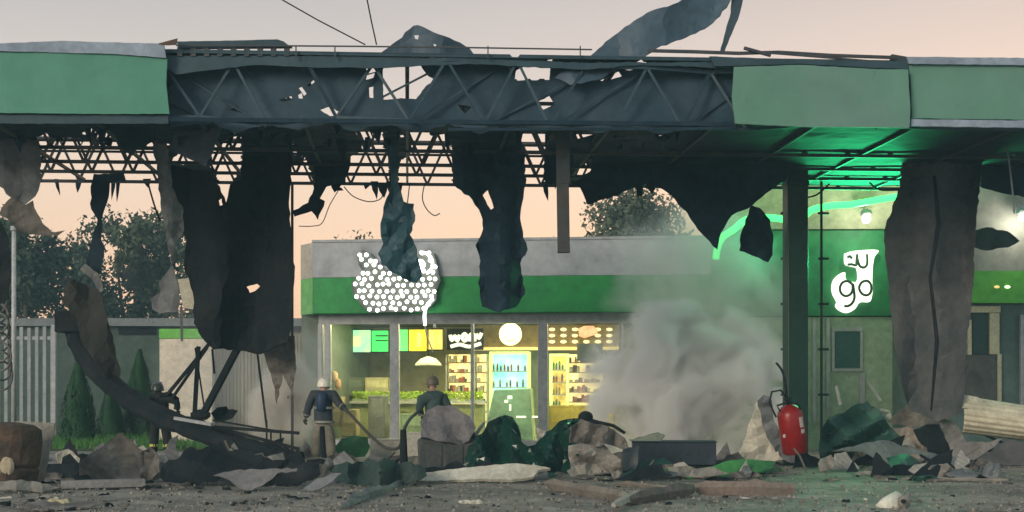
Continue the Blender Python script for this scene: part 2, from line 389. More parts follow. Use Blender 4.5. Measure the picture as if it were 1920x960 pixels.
outl = ragged([(UA, 0.5), (UB, 0.5), (UB, 8.1), (UA, 8.1)], .3, .06, rnd)
hs = []
for h in sholes:
    q = [(u, min(v, 8.4)) for u, v in Hz(h, ZB)]
    hs.append(ragged(q, .1, .025, rnd))
V, T = triangulate(outl, hs, .35, rnd)
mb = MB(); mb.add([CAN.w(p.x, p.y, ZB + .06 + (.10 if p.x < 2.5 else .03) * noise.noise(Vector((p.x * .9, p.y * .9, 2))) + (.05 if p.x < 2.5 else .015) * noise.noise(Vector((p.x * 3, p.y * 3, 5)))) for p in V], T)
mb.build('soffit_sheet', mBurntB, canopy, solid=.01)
# front band: inner lining behind the front truss where it survived (dark folded sheet y110-130)
def fpoly(name, poly, v, mat, th=.03, parent=canopy, amp=.02, seed=3, rag=1.0, spacing=14, holes=()):
    r_ = random.Random(seed); ol = ragged(poly, 12, rag, r_); V, T = triangulate(ol, [ragged(h, 5, .5, r_) for h in holes], spacing, r_); mb = MB(); pts = []
    f = folds(r_, 4, 70)
    for p in V:
        vv = v + amp * f(p.x, p.y); u, z = CAN.hit(p.x, p.y, vv); pts.append(CAN.w(u, vv, z))
    mb.add(pts, T); return mb.build(name, mat, parent, solid=th)
fpoly('upper_lining', [(312, 104), (700, 106), (900, 112), (1100, 118), (1370, 116), (1372, 128), (1200, 122), (1100, 131), (880, 120), (700, 128), (560, 126), (480, 122), (400, 131), (330, 140), (314, 128)], .05, mDeck, seed=5)
mb = MB()
for a, b, w in (((300, 224), (1380, 233), .045), ((840, 243), (1380, 241), .03)):
    pa = CAN.hit(*a, -.02); pb = CAN.hit(*b, -.02); mb.bar(CAN.w(pa[0], -.02, pa[1]), CAN.w(pb[0], -.02, pb[1]), .05, w * 1.6)
mb.build('fascia_rail', mBurntB, canopy)
fpoly('inner_lining', [(316, 126), (500, 120), (700, 122), (900, 118), (1100, 126), (1376, 124), (1378, 246), (1300, 238), (1240, 252), (1180, 236), (1120, 250), (1060, 234), (1000, 248), (940, 236), (900, 252), (840, 232), (780, 248), (730, 234), (660, 246), (620, 230), (560, 244), (500, 232), (440, 250), (400, 230), (318, 240)], .42, M('lining_blue', (.016, .046, .070), (.032, .070, .095), .6, 0, .45, .25, 2), .02, seed=6, amp=.10, rag=3, spacing=16, holes=[h for h in dholes[:11]] + [[(600, 206), (618, 200), (640, 212), (622, 220)], [(858, 196), (884, 200), (872, 214)], [(1010, 190), (1030, 180), (1040, 196), (1018, 206)], [(430, 206), (446, 200), (452, 212)]])
# fascia panels
def panel(px, v, th, mat, name, seed=1, amp=.03, label=None):
    o = fpoly(name, px, v, mat, th, amp=amp, seed=seed, rag=.5, spacing=30)
    if label: o['label'] = label
    return o
panel([(-260, 94), (0, 98), (150, 101), (220, 104), (314, 111), (312, 160), (318, 214), (160, 214), (-260, 209)], -.12, .05, mFasG, 'fascia_panel', 7, label='green fascia panel at the left end')
panel([(-260, 74), (0, 82), (120, 77), (200, 80), (308, 82), (312, 109), (220, 102), (0, 96), (-260, 92)], -.16, .05, mFasT, 'fascia_trim', 8)
panel([(-260, 211), (0, 215), (316, 217), (316, 232), (-260, 232)], -.06, .04, mBurnt, 'fascia_trim', 9)
panel([(1376, 126), (1500, 122), (1640, 130), (1702, 131), (1706, 200), (1704, 240), (1500, 238), (1378, 232), (1372, 180)], -.25, .05, mFasG2, 'fascia_panel', 10, .06, label='loose pale green fascia panel leaning out of line')
panel([(1705, 122), (2180, 128), (2180, 228), (1709, 222), (1707, 160)], -.12, .05, mFasG2, 'fascia_panel', 11, label='grey-green fascia panel at the right end')
panel([(1700, 107), (2180, 112), (2180, 126), (1704, 120)], -.18, .06, mFasT, 'fascia_trim', 12)
panel([(1707, 224), (2180, 230), (2180, 244), (1707, 237)], -.18, .06, mFasT, 'fascia_trim', 13)
panel([(1330, 106), (1440, 110), (1560, 112), (1700, 116), (1704, 130), (1640, 128), (1500, 120), (1376, 124), (1340, 124)], -.05, .04, mDeck, 'fascia_trim', 14)
# top flashing and rail
mb = MB()
q = lambda x, y, v: (lambda h: CAN.w(h[0], v, h[1]))(CAN.hit(x, y, v))
fpoly('flashing', [(332, 78), (400, 77), (520, 74), (532, 78), (545, 88), (334, 91)], .02, mBurnt, .03, seed=15, amp=.01, rag=.3)
pts = [(330, 85), (545, 86), (680, 87), (860, 89), (1110, 93)]
for i in range(len(pts) - 1): mb.bar(q(*pts[i], -.05), q(*pts[i + 1], -.05), .022)
for x in (555, 628, 915, 1088): mb.bar(q(x, 86, -.05), q(x, 110, -.05), .02)
pts = [(1215, 95), (1300, 97), (1385, 100), (1460, 98), (1560, 104), (1680, 108)]
for i in range(len(pts) - 1): mb.bar(q(*pts[i], -.05), q(*pts[i + 1], -.05), .05)
mb.bar(q(1395, 90, -.1), q(1445, 104, -.1), .05)
mb.bar(q(1440, 99, -.1), q(1700, 120, -.02), .03); mb.bar(q(1670, 108, 0), q(1704, 114, 0), .1)
mb.build('edge_rail', mTruss, canopy)
mb = MB()
mb.bar(q(334, 91, .05), q(548, 89, .05), .03)
for x in range(338, 548, 25): mb.bar(q(x, 89, .05), q(x, 106, .05), .085)
mb.build('edge_teeth', mTruss, canopy)
fpoly('torn_flashing', [(296, 82), (333, 72), (331, 84), (312, 85)], -.2, mRust, .02, seed=16, rag=.3)
# dark hidden back fascia inside right part
fpoly('back_fascia', [(1690, 239), (1800, 239), (2050, 238), (2050, 360), (1835, 350), (1690, 342)], 8.2, mBurntB, .05, seed=17, amp=.08)
fpoly('back_fascia', [(1128, 258), (1500, 258), (1500, 342), (1470, 344), (1215, 343), (1120, 330)], 8.15, mBurntB, .05, seed=18, amp=.05, holes=[])

# steel column still standing
def column(x0, x1, ybase, name='column'):
    d = GD(ybase); p = P((x0 + x1) / 2, ybase, d); w = (x1 - x0) / F * d
    fr = Fr(p.x, p.y, R(4)); mb = MB(); mb.box(fr, -w / 2, w / 2, 0, w, .0, ZB + .02)
    mb.box(fr, -w * .8, w * .8, -w * .3, w * 1.3, 0.001, .05)
    mb.box(fr, -w / 2 - .02, w / 2 + .02, -.02, w + .02, ZB - .35, ZB - .25)
    return mb.build(name, M('column_paint', (.004, .030, .016), (.008, .042, .024), .45, 0, 1.5, .15), canopy, bevel=.02)
column(1477, 1516, 872)
# two thin downpipes beside it with brackets
for xx, ya, yb, dd in ((1470, 340, 872, 31.2), (1540, 340, 862, 32.2), (548, 345, 862, 31)):
    mb = MB(); mb.bar(P(xx, ya, dd), P(xx, yb, dd), .05)
    for k in range(5):
        y = ya + 60 + k * 85; mb.bar(P(xx - 6, y, dd), P(xx + 14 if xx != 548 else xx - 10, y, dd), .05)
    mb.build('drain_pipe', mTruss, canopy)
# ---------------------------------------------------------------- torn sheets hanging from or standing on the canopy (each can be lifted away)
HG = 'torn cladding sheets hanging from the canopy'
def hang(poly, v, mat, label, seed, **k):
    d = CAN.o[1] + v + 0.07 * (sum(p[0] for p in poly) / len(poly) - CX) / F * 27
    o = sheet('hanging_sheet', poly, d, mat, seed=seed, **k); return tag(o, label, 'torn sheet', HG)
hang([(-40, 228), (20, 236), (74, 262), (77, 300), (75, 345), (66, 368), (47, 383), (20, 370), (-10, 340), (-40, 330)], 3.0, mGreyS, 'wide grey sheet hanging at the far left edge of the canopy', 1, amp=.15, period=45, vert=.3)
hang([(22, 370), (48, 384), (62, 376), (70, 400), (80, 420), (98, 436), (122, 432), (108, 442), (72, 441), (34, 436), (22, 416), (0, 404), (2, 392)], 3.0, mBrownS, 'twisted brown scrap with a curled tail below the far left grey sheet', 2, amp=.12, period=30)
hang([(-40, 405), (0, 412), (14, 440), (20, 500), (16, 560), (-40, 600)], 2.6, mSoot, 'black strip hanging at the very left edge of the photo', 3, amp=.1, period=30)
hang([(176, 326), (232, 324), (236, 338), (206, 342), (204, 368), (193, 402), (190, 440), (195, 470), (190, 505), (182, 522), (160, 492), (172, 450), (183, 412), (171, 392), (170, 350)], 6.4, mBurntB, 'narrow hourglass-shaped dark strip hanging in front of the peach sky', 4, amp=.12, period=24, spacing=9)
hang([(160, 494), (184, 512), (194, 545), (188, 548), (168, 520), (150, 505)], 6.2, mGreyS, 'small pale pointed scrap at the foot of the hourglass strip', 5, amp=.05, period=20, spacing=9)
hang([(278, 232), (310, 246), (318, 300), (322, 350), (344, 395), (345, 432), (326, 462), (336, 480), (322, 496), (314, 450), (305, 400), (298, 345), (292, 300)], 3.2, mGreyS, 'long slanting grey-green strip beside the big black torn mass', 6, amp=.12, period=26, vert=.2, spacing=9)
hang([(322, 496), (330, 520), (338, 560), (332, 585), (300, 588), (286, 580), (280, 560), (300, 548), (298, 528), (312, 512)], 4.2, mGreyS, 'small light grey crumpled flap low between the trees and the black mass', 7, amp=.12, period=24, spacing=9)
hang([(330, 226), (420, 232), (402, 275), (386, 312), (345, 292), (318, 282)], 1.6, M('lining_grey', (.07, .085, .11), (.12, .13, .15), .7, 0, 1, .3), 'dull grey flap drooping under the front truss left of centre', 8, amp=.1, period=40)
hang([(198, 232), (285, 232), (292, 262), (262, 276), (248, 292), (228, 276), (214, 245)], 1.2, mBurntB, 'short dark flap under the left green fascia panel', 9, amp=.1, period=36)
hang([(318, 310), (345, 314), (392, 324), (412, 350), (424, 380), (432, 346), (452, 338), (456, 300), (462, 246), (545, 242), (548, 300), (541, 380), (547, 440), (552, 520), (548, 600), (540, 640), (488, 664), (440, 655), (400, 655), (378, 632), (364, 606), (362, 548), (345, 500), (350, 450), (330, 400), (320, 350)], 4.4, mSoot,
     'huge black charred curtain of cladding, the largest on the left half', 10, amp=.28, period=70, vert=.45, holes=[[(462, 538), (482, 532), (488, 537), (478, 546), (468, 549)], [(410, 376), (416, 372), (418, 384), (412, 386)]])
hang([(556, 238), (655, 246), (660, 280), (648, 342), (612, 350), (600, 372), (609, 377), (596, 412), (584, 396), (552, 406), (549, 395), (578, 380), (590, 345), (588, 306), (566, 290)], 5.2, mBurntB, 'hooked dark sheet with a claw-like tip left of the central gap', 11, amp=.18, period=34)
hang([(622, 346), (640, 352), (644, 357), (628, 358)], 6.4, mSoot, 'tiny black scrap dangling from the rear chord', 12, amp=.03, period=12, spacing=5, rag=.6)
hang([(722, 200), (752, 200), (748, 260), (746, 345), (757, 378), (776, 382), (778, 414), (768, 440), (781, 466), (786, 492), (790, 518), (780, 530), (752, 520), (716, 496), (709, 476), (719, 456), (714, 430), (722, 380), (734, 345), (728, 300)], 2.6, M('teal_burnt', (.012, .06, .08), (.03, .09, .11), .55, 0, 1.2, .3), 'slim dark teal sheet hanging over the dotted glowing sign', 13, amp=.15, period=26, vert=.25, spacing=9)
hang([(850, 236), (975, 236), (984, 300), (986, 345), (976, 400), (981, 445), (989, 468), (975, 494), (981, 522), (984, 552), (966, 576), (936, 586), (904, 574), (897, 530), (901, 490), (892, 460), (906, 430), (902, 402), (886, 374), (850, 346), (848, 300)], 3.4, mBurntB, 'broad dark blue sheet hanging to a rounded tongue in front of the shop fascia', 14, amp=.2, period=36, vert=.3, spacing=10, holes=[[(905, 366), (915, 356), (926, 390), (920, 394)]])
hang([(1026, 236), (1080, 236), (1075, 300), (1068, 345), (1024, 345), (1018, 330)], 4.0, mBurntB, 'short flap wrapped round the top of the hanging beam', 15, amp=.15, period=26)
hang([(1080, 262), (1180, 236), (1300, 238), (1476, 240), (1474, 338), (1452, 352), (1412, 384), (1372, 404), (1352, 436), (1345, 468), (1330, 452), (1308, 430), (1288, 398), (1250, 360), (1214, 343), (1150, 368), (1102, 384), (1088, 352), (1070, 344), (1106, 330), (1112, 300), (1082, 285)], 5.0, mBurntB,
     'widest dark sheet sagging in points beneath the right half of the canopy', 16, amp=.3, period=80, vert=.4, spacing=14, holes=[[(1186, 242), (1194, 242), (1194, 248), (1187, 248)], [(1234, 252), (1256, 256), (1258, 268), (1240, 266)]])
hang([(1408, 384), (1425, 390), (1444, 412), (1450, 440), (1448, 478), (1440, 492), (1412, 480), (1386, 470), (1392, 430)], 5.8, mBurntB, 'curled dark leaf of sheet left of the standing column', 17, amp=.15, period=24, spacing=8)
hang([(1694, 236), (1846, 238), (1836, 350), (1828, 450), (1822, 560), (1812, 640), (1810, 720), (1804, 772), (1760, 790), (1706, 768), (1690, 720), (1672, 600), (1662, 500), (1658, 432), (1688, 350)], 4.6, M('curtain_grey', (.05, .062, .064), (.115, .112, .105), .75, 0, .9, .5, 3), 'enormous grey curtain of cladding reaching from the canopy to the rubble on the right', 19, amp=.12, period=55, vert=.4, spacing=12)
hang([(1832, 242), (2000, 244), (2000, 380), (1900, 366), (1840, 352)], 5.0, mBurntB, 'dark soffit sheet sagging at the right edge of the photo', 20, amp=.15, period=60)
hang([(1828, 432), (1850, 426), (1890, 434), (1912, 452), (1890, 464), (1850, 470), (1828, 464)], 7.0, M('dark_green_sheet', (.03, .05, .045), (.05, .07, .06), .6), 'dark oval scrap hanging before the right wing wall', 21, amp=.1, period=30, spacing=8)
hang([(128, 520), (188, 545), (200, 590), (216, 650), (226, 700), (214, 726), (190, 700), (158, 650), (140, 600), (118, 560)], 7.6, M('dark_droop', (.018, .022, .018), (.04, .038, .032), .8, 0, 1.5, .4), 'long dark drooping sheet behind the top of the bent column', 22, amp=.2, period=34, vert=.2)
hang([(484, 640), (520, 628), (552, 630), (556, 690), (548, 740), (530, 700), (520, 760), (508, 700), (500, 680)], 5.2, mBrownS, 'ragged brown tatters hanging below the black charred curtain', 23, amp=.15, period=22)
# peeled roofing above
o = sheet('peeled_roofing', [(700, 112), (718, 96), (745, 76), (776, 48), (784, 47), (812, 60), (852, 76), (872, 86), (896, 106), (860, 118), (780, 112)], 25.6, M('roof_sheet_blue', (.04, .075, .105), (.06, .10, .13), .55, 0, .8, .2), seed=31, amp=.12, period=60, vert=.2, tilt=-.2, holes=[[(776, 66), (786, 66), (784, 74), (778, 73)], [(812, 82), (819, 84), (815, 88)]])
tag(o, 'peaked blue-grey roof sheet buckled upwards at the centre of the canopy', 'torn sheet', 'roof sheets peeled up from the canopy')
o = sheet('peeled_roofing', [(1040, 146), (1075, 122), (1108, 104), (1150, 68), (1188, 40), (1222, 20), (1262, 8), (1300, -12), (1340, -40), (1400, -70), (1402, -40), (1392, -20), (1372, -4), (1350, 30), (1322, 54), (1278, 74), (1232, 90), (1206, 108), (1180, 122), (1120, 150), (1070, 160)], 25.2, _mats['roof_sheet_blue'], seed=32, amp=.15, period=90, tilt=.25, vert=.3)
tag(o, 'great curled strip of roof sheet rearing up against the sky', 'torn sheet', 'roof sheets peeled up from the canopy')
o = sheet('peeled_roofing', [(1372, -8), (1402, -70), (1398, -20), (1391, 10), (1384, 36), (1368, 72), (1358, 99), (1350, 98), (1362, 50), (1370, 24)], 25.7, mBurnt, seed=33, amp=.06, period=30, spacing=7, rag=.6)
tag(o, 'thin pointed strip dropping from the curled roof sheet to the canopy edge', 'torn sheet', 'roof sheets peeled up from the canopy')
mb = MB(); mb.bar(P(1055, 118, 26.2), P(1056, 345, 26.4), .24, .2); mb.bar(P(1055, 344, 26.4), P(1057, 474, 26.4), .215, .17)
tag(mb.build('hanging_beam', M('brown_beam', (.07, .055, .045), (.04, .06, .065), .8, 0, 1.5, .3), bevel=.01), 'straight brown beam hanging vertically right of centre', 'steel beam')
DGS = 'small shreds dangling along the canopy underside'
r3_ = random.Random(66)
for i in range(70):
    x = r3_.uniform(20, 1300); y0 = r3_.uniform(232, 262) if r3_.random() < .6 else r3_.uniform(335, 345); l = r3_.uniform(10, 46) * (1 if y0 < 300 else .8); w = r3_.uniform(3, 11); k = r3_.uniform(-8, 8)
    o = sheet('dangling_shred', [(x - w, y0), (x + w, y0), (x + w * .6 + k * .5, y0 + l * .55), (x + k, y0 + l), (x - w * .7 + k * .4, y0 + l * .5)], r3_.uniform(25.6, 28) if y0 < 300 else 32.8, mBurntB, seed=500 + i, amp=.08, period=12, spacing=6, rag=1)
    tag(o, 'dark torn shred hanging from the ' + ('front' if y0 < 300 else 'rear') + ' edge ' + ('left of the black curtain' if x < 340 else 'over the black curtain' if x < 550 else 'between black curtain and teal sheet' if x < 720 else 'between teal sheet and hanging beam' if x < 1060 else 'right of the hanging beam'), 'torn sheet', DGS)
o = None
mb = MB(); mb.tube([P(1752, 330, 28.8), P(1760, 420, 28.6), P(1744, 520, 28.7), P(1757, 640, 28.6), P(1746, 770, 28.7)], [.03, .045, .03, .04, .02], 6); tag(mb.build('dark_seam', mSoot), 'dark seam line down the enormous grey curtain, added as a black tube', 'seam')  # tube added to draw the dark seam in the grey curtain
def where(x):
    for lim, ph in ((110, 'before the rusty barrel'), (270, 'around the peaked grey-brown sheet'), (420, 'under the middle of the bent column'), (580, 'below the foot of the bent column'), (720, 'by the white-helmeted firefighter'), (910, 'in front of the crushed dispenser'), (1060, 'behind and beside the white curved plank'), (1180, 'around the ragged pale board'), (1350, 'by the long black charred box'), (1530, 'around the extinguisher and standing column'), (1700, 'around the dark green mound'), (1830, 'at the foot of the enormous grey curtain')):
        if x < lim: return ph
    return 'before the ribbed cream panel at the right edge'
# dangling cables
CG = 'cables dangling from the canopy'
def cable(pts, r, label, d=32, name='dangling_cable', mat=None, sub=5):
    q = [P(x, y, d) for x, y in pts]; o = []
    for i in range(len(q) - 1):
        p0 = q[max(i - 1, 0)]; p1 = q[i]; p2 = q[i + 1]; p3 = q[min(i + 2, len(q) - 1)]
        for k in range(sub):
            t = k / sub; o.append(.5 * ((2 * p1) + (p2 - p0) * t + (2 * p0 - 5 * p1 + 4 * p2 - p3) * t * t + (3 * p1 - p0 - 3 * p2 + p3) * t ** 3))
    o.append(q[-1]); mb = MB(); mb.tube(o, r, 5); return tag(mb.build(name, mat or mSoot, smooth=True), label, 'cable', CG)
cable([(645, 350), (662, 368), (690, 378), (712, 374), (717, 362), (706, 345)], .012, 'thin cable looping in the gap left of the teal sheet')
cable([(796, 345), (792, 372), (800, 392), (814, 404), (825, 400)], .012, 'thin cable with an upturned end right of the teal sheet')
cable([(634, 358), (618, 385), (604, 418), (585, 424), (560, 424)], .01, 'long thin cable swinging back to the drain pipe')
cable([(768, 345), (764, 380)], .012, 'short straight cable end beside the teal sheet')
cable([(278, 345), (288, 380), (300, 415)], .02, 'straight cable slanting down to the left tree')
cable([(1500, 372), (1530, 366), (1555, 345)], .02, 'thick cable sagging beside the column under the right soffit')
cable([(1630, 342), (1650, 356), (1690, 356)], .02, 'cable sagging from the soffit to the grey curtain')
cable([(1882, 240), (1890, 290), (1897, 345), (1902, 400)], .018, 'pale cable hanging at the right edge of the canopy', 28, mat=M('pale_cable', (.3, .3, .3), None, .6))
cable([(1110, 340), (1098, 366), (1112, 384)], .012, 'short curled cable below the sagging sheet right of the beam', 31)
for a, b, c in (((505, -14), (685, 84), 'long overhead wire slanting to the canopy roof from the upper left'), ((686, -12), (706, 84), 'short overhead wire dropping steeply to the canopy roof')):
    mb = MB(); mb.tube([P(*a, 24.6), (P(*a, 24.6) + P(*b, 25)) / 2 - Vector((0, 0, .02)), P(*b, 25)], .012, 5); tag(mb.build('overhead_wire', mSoot), c, 'wire')

# ================================================================== shop building
S = SHOP
ZF0, ZF1, ZF2 = 3.57, 4.55, 5.50
LEN = 10.95
shop = thing('shop_building', 'low filling station shop with lit glass front and green and grey fascia', 'building', S.w(5, 3, 0))
mGreen = M('shop_green', (.02, .31, .06), (.025, .27, .07), .5, 0, .5)
mGreyF = M('shop_grey', (.37, .39, .41), (.44, .45, .45), .5, 0, .4, .08)
mWhiteP = M('pale_panel', (.50, .50, .47), (.42, .42, .39), .6, 0, .6)
mFrame = M('alu_frame', (.42, .43, .43), (.35, .36, .37), .45, 0, 1)
mb = MB(); mb.box(S, 0, LEN, -.5, 6.9, ZF0, ZF1 - .004); mb.build('green_fascia', mGreen, shop, bevel=.02)
mb = MB(); mb.box(S, 0, LEN, -.5, 6.9, ZF1, ZF2)
for k in (1.35, 2.7, 4.05, 5.4, 6.75, 8.1, 9.45): mb.box(S, k - .006, k + .006, -.505, -.5, ZF1, ZF2)
mb.build('grey_fascia', mGreyF, shop, bevel=.02)
mb = MB(); mb.box(S, -.02, LEN, -.53, 6.92, ZF2 + .002, ZF2 + .07); mb.build('roof_coping', mFrame, shop)
# chamfered corner at the left
c0, c1 = S.w(0, -.5, 0), S.w(-.52, .2, 0)
for nm, z0, z1, mt in (('corner_fascia_green', ZF0, ZF1 - .003, M('lit_green', (.16, .50, .14), None, .5)), ('corner_fascia_grey', ZF1, ZF2, M('corner_grey', (.50, .46, .38), None, .6))):  # lighter corner colours, the light on the chamfer is put into them
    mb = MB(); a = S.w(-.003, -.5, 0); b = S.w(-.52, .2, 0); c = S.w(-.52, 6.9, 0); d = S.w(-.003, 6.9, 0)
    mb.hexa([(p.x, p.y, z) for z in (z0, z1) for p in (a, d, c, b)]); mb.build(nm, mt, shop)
# frame, glass
ZH = 3.32
mb = MB(); mb.box(S, .05, LEN, -.06, .12, ZH - .02, ZF0 - .003); mb.build('window_head', mFrame, shop)
mb = MB(); mb.box(S, .05, LEN, -.05, .1, 0.0, .14); mb.build('window_sill', mFrame, shop)
def umul(x): return S.hit(x, 700, 0)[0]
for x, w in ((601, .12), (615, .16), (740, .24), (886, .07), (1018, .26), (1165, .08), (1300, .2)):
    u = umul(x); mb = MB(); mb.box(S, u - w / 2, u + w / 2, -.08, .1, .14, ZH - .02); mb.build('mullion', mFrame, shop, bevel=.01)
gm = bpy.data.materials.new('glass'); gm.use_nodes = True; nt = gm.node_tree; N = nt.nodes; L = nt.links; N.clear()
o_ = N.new('ShaderNodeOutputMaterial'); t_ = N.new('ShaderNodeBsdfTransparent'); g_ = N.new('ShaderNodeBsdfGlossy'); g_.inputs['Roughness'].default_value = .05
t_.inputs[0].default_value = (.9, .93, .88, 1); fz = N.new('ShaderNodeFresnel'); fz.inputs[0].default_value = 1.5; mxs = N.new('ShaderNodeMixShader')
L.new(fz.outputs[0], mxs.inputs[0]); L.new(t_.outputs[0], mxs.inputs[1]); L.new(g_.outputs[0], mxs.inputs[2]); L.new(mxs.outputs[0], o_.inputs[0])
xs_ = [622, 729, 751, 884, 888, 1008, 1028, 1163, 1167, 1292]
for i in range(0, len(xs_), 2):
    mb = MB(); mb.box(S, umul(xs_[i]), umul(xs_[i + 1]), .0, .012, .14, ZH - .02); mb.build('window_pane', gm, shop)
# shell
mWallIn = M('interior_wall', (.34, .30, .20), (.26, .24, .17), .8, 0, .8)
mb = MB(); mb.box(S, -.5, .05, .2, 6.9, 0, ZF0 - .004); mb.build('side_wall', M('side_wall', (.10, .14, .10), (.16, .19, .13), .7, 0, 1), shop)
mb = MB(); mb.box(S, .05, LEN, 6.6, 6.8, 0, ZF0 - .004); mb.build('back_wall', mWallIn, shop)
mb = MB(); mb.box(S, .05, LEN, .13, 6.6, -.02, .10); mb.build('shop_floor', M('tile', (.35, .34, .3), (.28, .27, .24), .3, 0, 2), shop)
mb = MB(); mb.box(S, .05, LEN, .14, 6.59, 3.46, 3.56); mb.build('ceiling', M('dark_ceiling', (.12, .12, .09), (.08, .085, .06), .8), shop)
mLamp = E('ceiling_lamp', (1.0, .88, .52), 60.0)
for u in (1.3, 3.3, 5.3, 7.3, 9.3):
    for v in (.7, 1.9):
        mb = MB(); mb.box(S, u - .6, u + .6, v - .11, v + .11, 3.40, 3.44); tag(mb.build('ceiling_light', mLamp), 'long warm ceiling light in the glass-fronted shop', 'light', 'ceiling lights in the shop')
# left annex: beige ribbed wall
def annex():
    t = thing('ribbed_wall', 'dirty beige ribbed wall joining the shop at its left corner', 'wall', P(490, 830, 42.5))
    mb = MB(); a = P(392, 830, 42.6); b = P(566, 830, 42.6); n = 26; top = 3.05
    for i in range(n):
        x0 = a.x + (b.x - a.x) * i / n; x1 = a.x + (b.x - a.x) * (i + .62) / n; dy = .0 if i % 2 else .05
        mb.box(Fr(0, 42.6, 0), x0, x1, dy, .2, 0, top - .002 * (i % 3))
    mb.box(Fr(0, 42.6, 0), a.x, b.x, .1, .3, 0, top + .1)
    mb.build('wall_panel', M('beige_panel', (.34, .30, .19), (.15, .14, .10), .75, 0, 1.1, .2, stretch=(1, 1, .35)), t)
    mb = MB(); mb.box(Fr(0, 42.6, 0), a.x, b.x, -.05, .35, top + .102, top + .2); mb.build('wall_cap', mSoot, t)
annex()
t = thing('cream_wall', 'cream rendered wall end with a bright green top band', 'wall', P(345, 835, 41.5))
fr = Fr(0, 41.5, R(-2)); x0, z1 = fr.hit(299, 622, 0); x1, _ = fr.hit(398, 622, 0)
mb = MB(); mb.box(fr, x0, x1, 0, .3, 0, z1 - .2); mb.build('wall', M('cream', (.75, .66, .52), (.66, .58, .45), .8, 0, 1), t, bevel=.01)
mb = MB(); mb.box(fr, x0 - .01, x1 + .01, -.02, .32, z1 - .195, z1 + .08); mb.build('green_band', M('band_green', (.16, .55, .06), (.12, .45, .06), .6), t, bevel=.02)
o = sheet('cream_board', [(333, 524), (363, 520), (366, 580), (344, 578)], 41, M('cream2', (.55, .50, .36), None, .7), seed=41, amp=.03, period=60, rag=.5, th=.05)
tag(o, 'tilted cream board standing up behind the black charred curtain', 'board')
mb = MB(); mb.bar(P(340, 575, 41.1), P(341, 640, 41.1), .06); mb.build('post', mTruss, o)

# entrance tower, green lit
TW = Fr(P(1340, 0, 38.4).x, 38.4, R(-1))
tower = thing('entrance_tower', 'green-lit entrance tower of the shop with a pale lower wall', 'building', TW.w(2.3, 1, 0))
u0 = 0; u1 = TW.hit(1712, 500, 0)[0]; zz = lambda y: TW.hit(1550, y, 0)[1]
mb = MB(); mb.box(TW, u0, u1, 0, 3, zz(592), zz(432)); mb.build('green_wall', M('tower_green', (.03, .27, .10), (.045, .24, .09), .55, 0, .6), tower)
mb = MB(); mb.box(TW, u0, u1, .05, 3, 0, zz(594)); mb.build('lower_wall', M('tower_pale', (.42, .52, .34), (.34, .44, .28), .7, 0, .8, .1), tower)
mb = MB(); a0, a1 = zz(430), zz(336)
mb.hexa([TW.w(u0, -.1, a0), TW.w(u1, -.1, a0), TW.w(u1, 3, a0), TW.w(u0, 3, a0), TW.w(u0, -1.3, a1 + .3), TW.w(u1, -1.3, a1 + .3), TW.w(u1, 3, a1 + .3), TW.w(u0, 3, a1 + .3)])
mb.build('flared_cornice', M('cornice', (.62, .62, .42), (.52, .56, .36), .6, 0, .8), tower)
mb = MB(); mb.rect(TW, 1566, 622, 1612, 690, .02, .04); w_ = mb.build('window', M('dark_glass', (.02, .09, .075), (.03, .11, .08), .2), tower)
mb = MB()
for r_ in ((1560, 614, 1618, 621), (1560, 622, 1565, 690), (1613, 622, 1618, 690), (1560, 691, 1618, 696)): mb.rect(TW, *r_, .0, .05)
mb.build('frame', mWhiteP, w_)
mb = MB(); mb.rect(TW, 1550, 596, 1556, 780, -.02, .06); mb.rect(TW, 1524, 596, 1530, 790, -.02, .06); mb.rect(TW, 1612, 700, 1622, 790, -.02, .06); mb.build('wall_rib', mWhiteP, tower)
mNeon = E('neon_green', (.06, 1.0, .18), 1.9)
def cat(pts, sub=5):
    q = [Vector((p[0], p[1], 0)) for p in pts]; o = []
    for i in range(len(q) - 1):
        p0 = q[max(i - 1, 0)]; p1 = q[i]; p2 = q[i + 1]; p3 = q[min(i + 2, len(q) - 1)]
        for k in range(sub):
            t = k / sub; v = .5 * ((2 * p1) + (p2 - p0) * t + (2 * p0 - 5 * p1 + 4 * p2 - p3) * t * t + (3 * p1 - p0 - 3 * p2 + p3) * t ** 3); o.append((v.x, v.y))
    return o + [(q[-1].x, q[-1].y)]
def ptube(pts, v, r, name, mat, parent, frame=TW, n=8):
    o = []; pts = cat(pts)
    for x, y in pts:
        u, z = frame.hit(x, y, v); o.append(frame.w(u, v, z))
    mb = MB(); mb.tube(o, r, n); return mb.build(name, mat, parent, smooth=True)
nl = thing('neon_strip', 'glowing green neon strip sloping across the cornice behind the column', 'neon light', TW.w(2, -1.4, 6))
ptube([(1342, 486), (1346, 462), (1356, 444), (1376, 430), (1400, 412), (1440, 408), (1480, 412), (1504, 408), (1522, 394), (1556, 386), (1600, 383), (1650, 374), (1690, 368), (1712, 366)], -1.45, .085, 'tube', mNeon, nl)
gl = bpy.data.lights.new('neon_fill', 'AREA'); gl.shape = 'RECTANGLE'; gl.size = 3; gl.size_y = .3; gl.energy = 520; gl.color = (.03, 1, .34)
go = bpy.data.objects.new('neon_fill', gl); COL.objects.link(go); go.location = TW.w(3.5, -3.0, 4.6); go.rotation_euler = (R(-132), 0, R(-1)); go.parent = None
go['kind'] = 'helper'  # added area lamp apart from the tube, for green spill on the soffit
